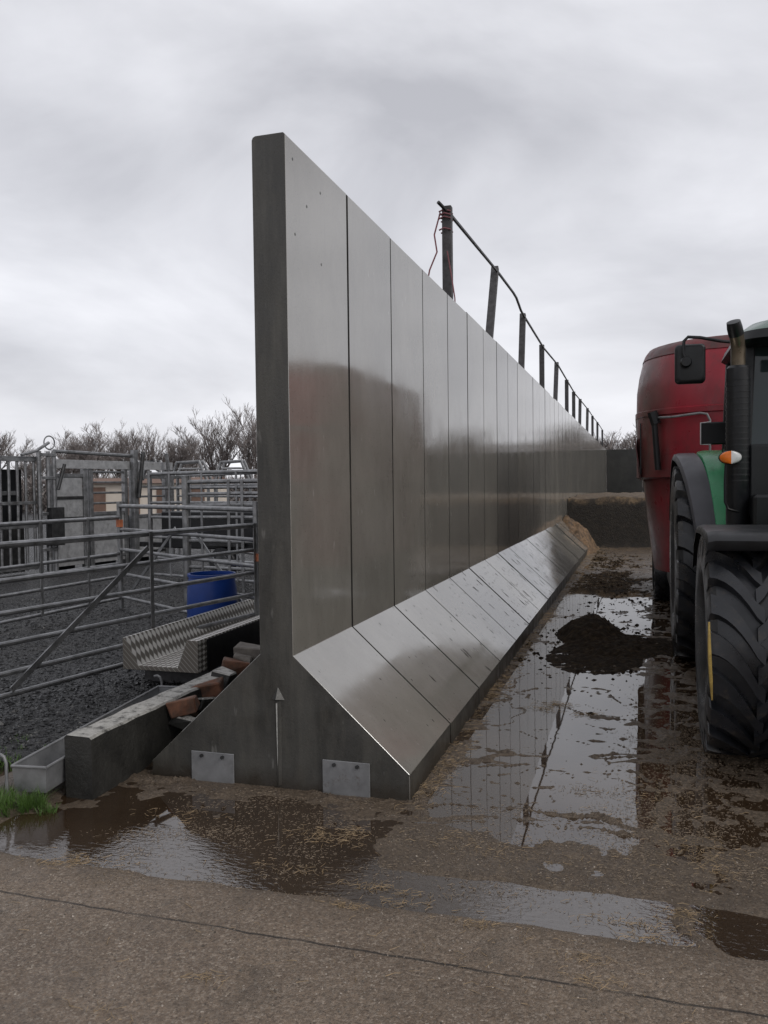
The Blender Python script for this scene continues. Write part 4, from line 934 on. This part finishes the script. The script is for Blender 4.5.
# bonnet, chassis, grille
mb = loft([ring(1.10, 1.90, 4.75, 6.9, .12, .95, 4), ring(1.06, 1.94, 4.72, 6.9, .14, 1.35, 4), ring(1.14, 1.86, 4.85, 6.9, .16, 1.68, 4), ring(1.25, 1.75, 5.0, 6.9, .2, 1.75, 4)], cap0=True, cap1=True); mb.build('bonnet', MT['green_paint'], t, smooth=True)
mb = MB(); mb.box((1.2, 4.68, 1.0), (1.8, 4.73, 1.5)); mb.build('grille', MT['black_plastic'], t, bevel=.01)
for x in (1.22, 1.62): mb = MB(); mb.box((x, 4.70, 1.38), (x + .16, 4.74, 1.48)); mb.build('headlight', MT['lamp_clear'], t, bevel=.01)
mb = MB(); mb.box((1.15, 4.6, .5), (1.85, 9.2, .94)); mb.box((1.0, 8.2, .7), (2.0, 9.2, 1.3)); mb.build('chassis', MT['black_metal'], t, bevel=.02)
mb = MB(); mb.tube([(.7, 5.60, .69), (2.3, 5.60, .69)], .11, 12); mb.tube([(.62, 8.55, .93), (2.38, 8.55, .93)], .16, 12); mb.build('axle', MT['black_metal'], t, smooth=True)
mb = MB(); mb.tube([(1.5, 9.1, .55), (1.2, 9.6, .5), (1.2, 9.95, .45)], .05, 8); mb.build('drawbar', MT['black_metal'], t)
# front-wheel fender stay, fuel tank and steps
mb = MB(); mb.box((.80, 6.75, .55), (1.2, 7.5, 1.30)); mb.build('fuel_tank', MT['black_plastic'], t, bevel=.05, seg=3)
for z in (.45, .75, 1.05): mb = MB(); mb.box((.66, 6.95, z), (.84, 7.35, z + .04)); mb.build('step', MT['black_metal'], t, bevel=.005)
# cab
CB = dict(x0=.80, x1=2.20)
mb = MB(); mb.box((.78, 6.98, 1.30), (2.22, 8.35, 1.62)); mb.build('cab_base', MT['black_plastic'], t, bevel=.03)
pil = []
for sx in (0, 1):
    def P(x, y_, z): return (x if sx == 0 else 3.0 - x, y_, z)
    for (a, b, w_) in ((P(.775, 7.0, 1.6), P(.84, 7.18, 2.79), .075), (P(.74, 7.75, 1.6), P(.80, 7.72, 2.79), .06), (P(.76, 8.32, 1.6), P(.80, 8.22, 2.78), .085)):
        mb = MB(); mb.bar(a, b, w_, w_); mb.build('cab_pillar', MT['black_plastic'], t, bevel=.012)
    mb = MB(); mb.add([P(.77, 7.04, 1.62), P(.74, 7.73, 1.62), P(.80, 7.70, 2.78), P(.85, 7.2, 2.78)], [(0, 1, 2, 3)]); mb.add([P(.74, 7.77, 1.62), P(.76, 8.30, 1.62), P(.80, 8.20, 2.78), P(.80, 7.74, 2.78)], [(0, 1, 2, 3)]); mb.build('side_glass', MT['glass'], t, fixn=False)
mb = MB(); mb.add([(.80, 7.0, 1.62), (2.20, 7.0, 1.62), (2.14, 7.18, 2.78), (.86, 7.18, 2.78)], [(0, 1, 2, 3)]); mb.build('windscreen', MT['glass'], t, fixn=False); mb = MB(); mb.add([(.80, 8.33, 1.62), (2.20, 8.33, 1.62), (2.18, 8.23, 2.78), (.82, 8.23, 2.78)], [(0, 1, 2, 3)]); mb.build('rear_window', MT['glass'], t, fixn=False)
rr_ = [ring(.78, 2.22, 7.0, 8.45, .22, 2.76), ring(.72, 2.28, 6.92, 8.50, .26, 2.80), ring(.745, 2.255, 6.93, 8.48, .28, 2.87), ring(.85, 2.15, 7.0, 8.38, .30, 2.95), ring(1.0, 2.0, 7.15, 8.2, .3, 3.0), ring(1.2, 1.8, 7.35, 8.0, .25, 3.02)]
mb = loft(rr_[:3] , cap0=True); mb.build('roof_liner', MT['black_plastic'], t, smooth=True)
plain('roof_green', (.10, .15, .125), .25, .08, 3)
mb = loft(rr_[2:], cap1=True); mb.build('cab_roof', MT['roof_green'], t, smooth=True)
for x in (.95, 1.9):
    mb = MB(); mb.box((x, 6.84, 2.69), (x + .14, 6.91, 2.78)); mb.build('work_light', MT['lamp_clear'], t, bevel=.01)
# exhaust stack
e = atY(738, 400, 6.85); ex, ey = e.x, 6.85; et = atY(738, 366, 6.85).z; eb = atY(738, 520, 6.85).z
mb = MB(); mb.tube([(ex, ey, eb - .15), (ex, ey, eb - .05), (ex, ey, et - .02), (ex, ey, et)], [.06, .086, .086, .07], 20); so_ = mb.build('exhaust_stack', MT['black_metal'], t, smooth=True)
mb = MB()
for z in np.arange(1.7, et - .1, .045): mb.tube([(ex, ey, z), (ex, ey, z + .012)], .0895, 18)
mb.build('heat_shield', MT['black_metal'], so_, smooth=True)
mb = MB(); mb.tube([(ex, ey, et - .02), (ex, ey, et + .13), (ex - .006, ey - .02, et + .18), (ex - .025, ey - .07, et + .26)], .052, 18, cap=False); mb.build('exhaust_pipe', MT['steel_pipe'], so_, smooth=True)
mb = MB(); mb.tube([(ex - .018, ey - .05, et + .23), (ex - .033, ey - .08, et + .28), (ex - .043, ey - .10, et + .32)], [.056, .056, .050], 18); mb.build('exhaust_tip', MT['black_metal'], so_, smooth=True)
# mirror
mi = MB(); c0 = atY(690, 364, 7.05); hwx, hwz = .115, .155
def mring(y_, g):
    return [(p[0], y_, p[1]) for p in ring(c0.x - hwx + g, c0.x + hwx - g, c0.z - hwz + g, c0.z + hwz - g, .035, 0, 5)]
mb = loft([mring(7.02, .03), mring(7.024, .012), mring(7.04, 0), mring(7.085, 0), mring(7.09, .006)], cap0=True, cap1=True); mo = mb.build('mirror', MT['black_plastic'], t, smooth=True, angle=50)
mb = MB(); mb.box((c0.x - hwx + .035, 7.091, c0.z - hwz + .035), (c0.x + hwx - .035, 7.094, c0.z + hwz - .035)); mb.build('mirror_glass', MT['mirrorglass'], mo)
a = atY(686, 362, 6.98); pts = [a, atY(683, 352, 6.98), atY(684, 341, 6.98), atY(688, 337, 6.98), atY(700, 337.5, 6.98), atY(720, 341, 7.0), (.83, 7.12, atY(738, 343, 7.05).z)]
mb = MB(); mb.tube(pts, .013, 8); mb.lathe([(0, -.03), (.035, -.03), (.045, .0), (.035, .03), (0, .03)], 14, Matrix.Translation(a) @ Matrix.Rotation(math.pi / 2, 4, 'Z')); mb.build('mirror_arm', MT['black_metal'], t, smooth=True)
# rectangular marker plate on the rear fender
p0_, p1_ = atY(700, 445, 8.0), atY(731, 421.5, 8.0)
mb = MB(); mb.box((p0_.x, 7.98, p0_.z), (p1_.x, 8.02, p1_.z)); mk = mb.build('marker_board', MT['black_plastic'], t, bevel=.012)
mb = MB(); mb.tube([(p0_.x + .09, 7.975, p0_.z), (p0_.x + .004, 7.975, p0_.z + .004), (p0_.x + .004, 7.975, p1_.z - .006), (p0_.x + .09, 7.975, p1_.z)], .006, 6); mb.build('reflective_edge', MT['lamp_clear'], mk)
mb = MB(); mb.bar((p1_.x - .03, 8.0, p0_.z), (p1_.x - .03, 8.0, 1.95), .05, .05); mb.build('marker_bracket', MT['black_metal'], t)
# indicator lamp and its stalk
c0 = atY(730.5, 457.5, 6.72)
M_ = Matrix.Translation(c0) @ Matrix.Rotation(math.pi / 2, 4, 'Z') @ Matrix.Diagonal((1, 1, .62, 1))
def halflens(sgn):
    mb = MB(); k = 10; V = []
    for i in range(k + 1):
        th_ = -math.pi / 2 + math.pi * i / k
        for j in range(7):
            ph = (math.pi / 2) * j / 6; r_ = .078
            V.append((c0.x + sgn * r_ * math.cos(th_) * math.cos(ph) * 1.0, c0.y - .045 * math.sin(ph) - .01, c0.z + r_ * .62 * math.sin(th_) * 1.0))
    # quarter-ellipsoid: wide side sgn
    for i in range(k):
        for j in range(6): mb.f.append((i * 7 + j, i * 7 + j + 1, (i + 1) * 7 + j + 1, (i + 1) * 7 + j)); mb.m.append(0)
    mb.v = V; return mb
lh = MB(); lh.lathe([(0, .02), (.082, .02), (.086, 0), (.08, -.008), (0, -.008)], 28, M_); lo_ = lh.build('indicator_housing', MT['black_plastic'], t, smooth=True)
halflens(-1).build('orange_lens', MT['indicator_orange'], lo_, smooth=True); halflens(1).build('clear_lens', MT['lamp_clear'], lo_, smooth=True)
mb = MB(); mb.tube([(c0.x - .03, 6.74, c0.z - .04), atY(725, 480, 6.75), atY(725, 502, 6.75), atY(728, 509, 6.75), atY(742, 513, 6.78)], .010, 8); mb.tube([c0 + Vector((0, .02, 0)), (ex + .2, 6.9, c0.z)], .014, 8); mb.build('lamp_stalk', MT['black_metal'], t, smooth=True)
# engine side shrouding right of the exhaust
mb = MB(); mb.box((ex + .07, 6.80, 1.42), (1.12, 6.96, 1.98)); mb.box((.80, 6.6, 1.32), (1.12, 6.98, 1.60)); mb.build('side_shroud', MT['black_plastic'], t, bevel=.02)
# stalk caught on the tyre shoulder
mb = MB(); pts = [atY(709, 622, 4.88), atY(709.2, 640, 4.86), atY(709.8, 660, 4.86), atY(711, 682, 4.88), atY(712, 700, 4.92)]; mb.tube(pts, [.005, .008, .010, .009, .004], 6)
tag(mb.build('maize_stalk', MT['yellow_stem'], smooth=True), 'thin yellow stalk caught on the shoulder of the near tractor tyre', 'stalk')
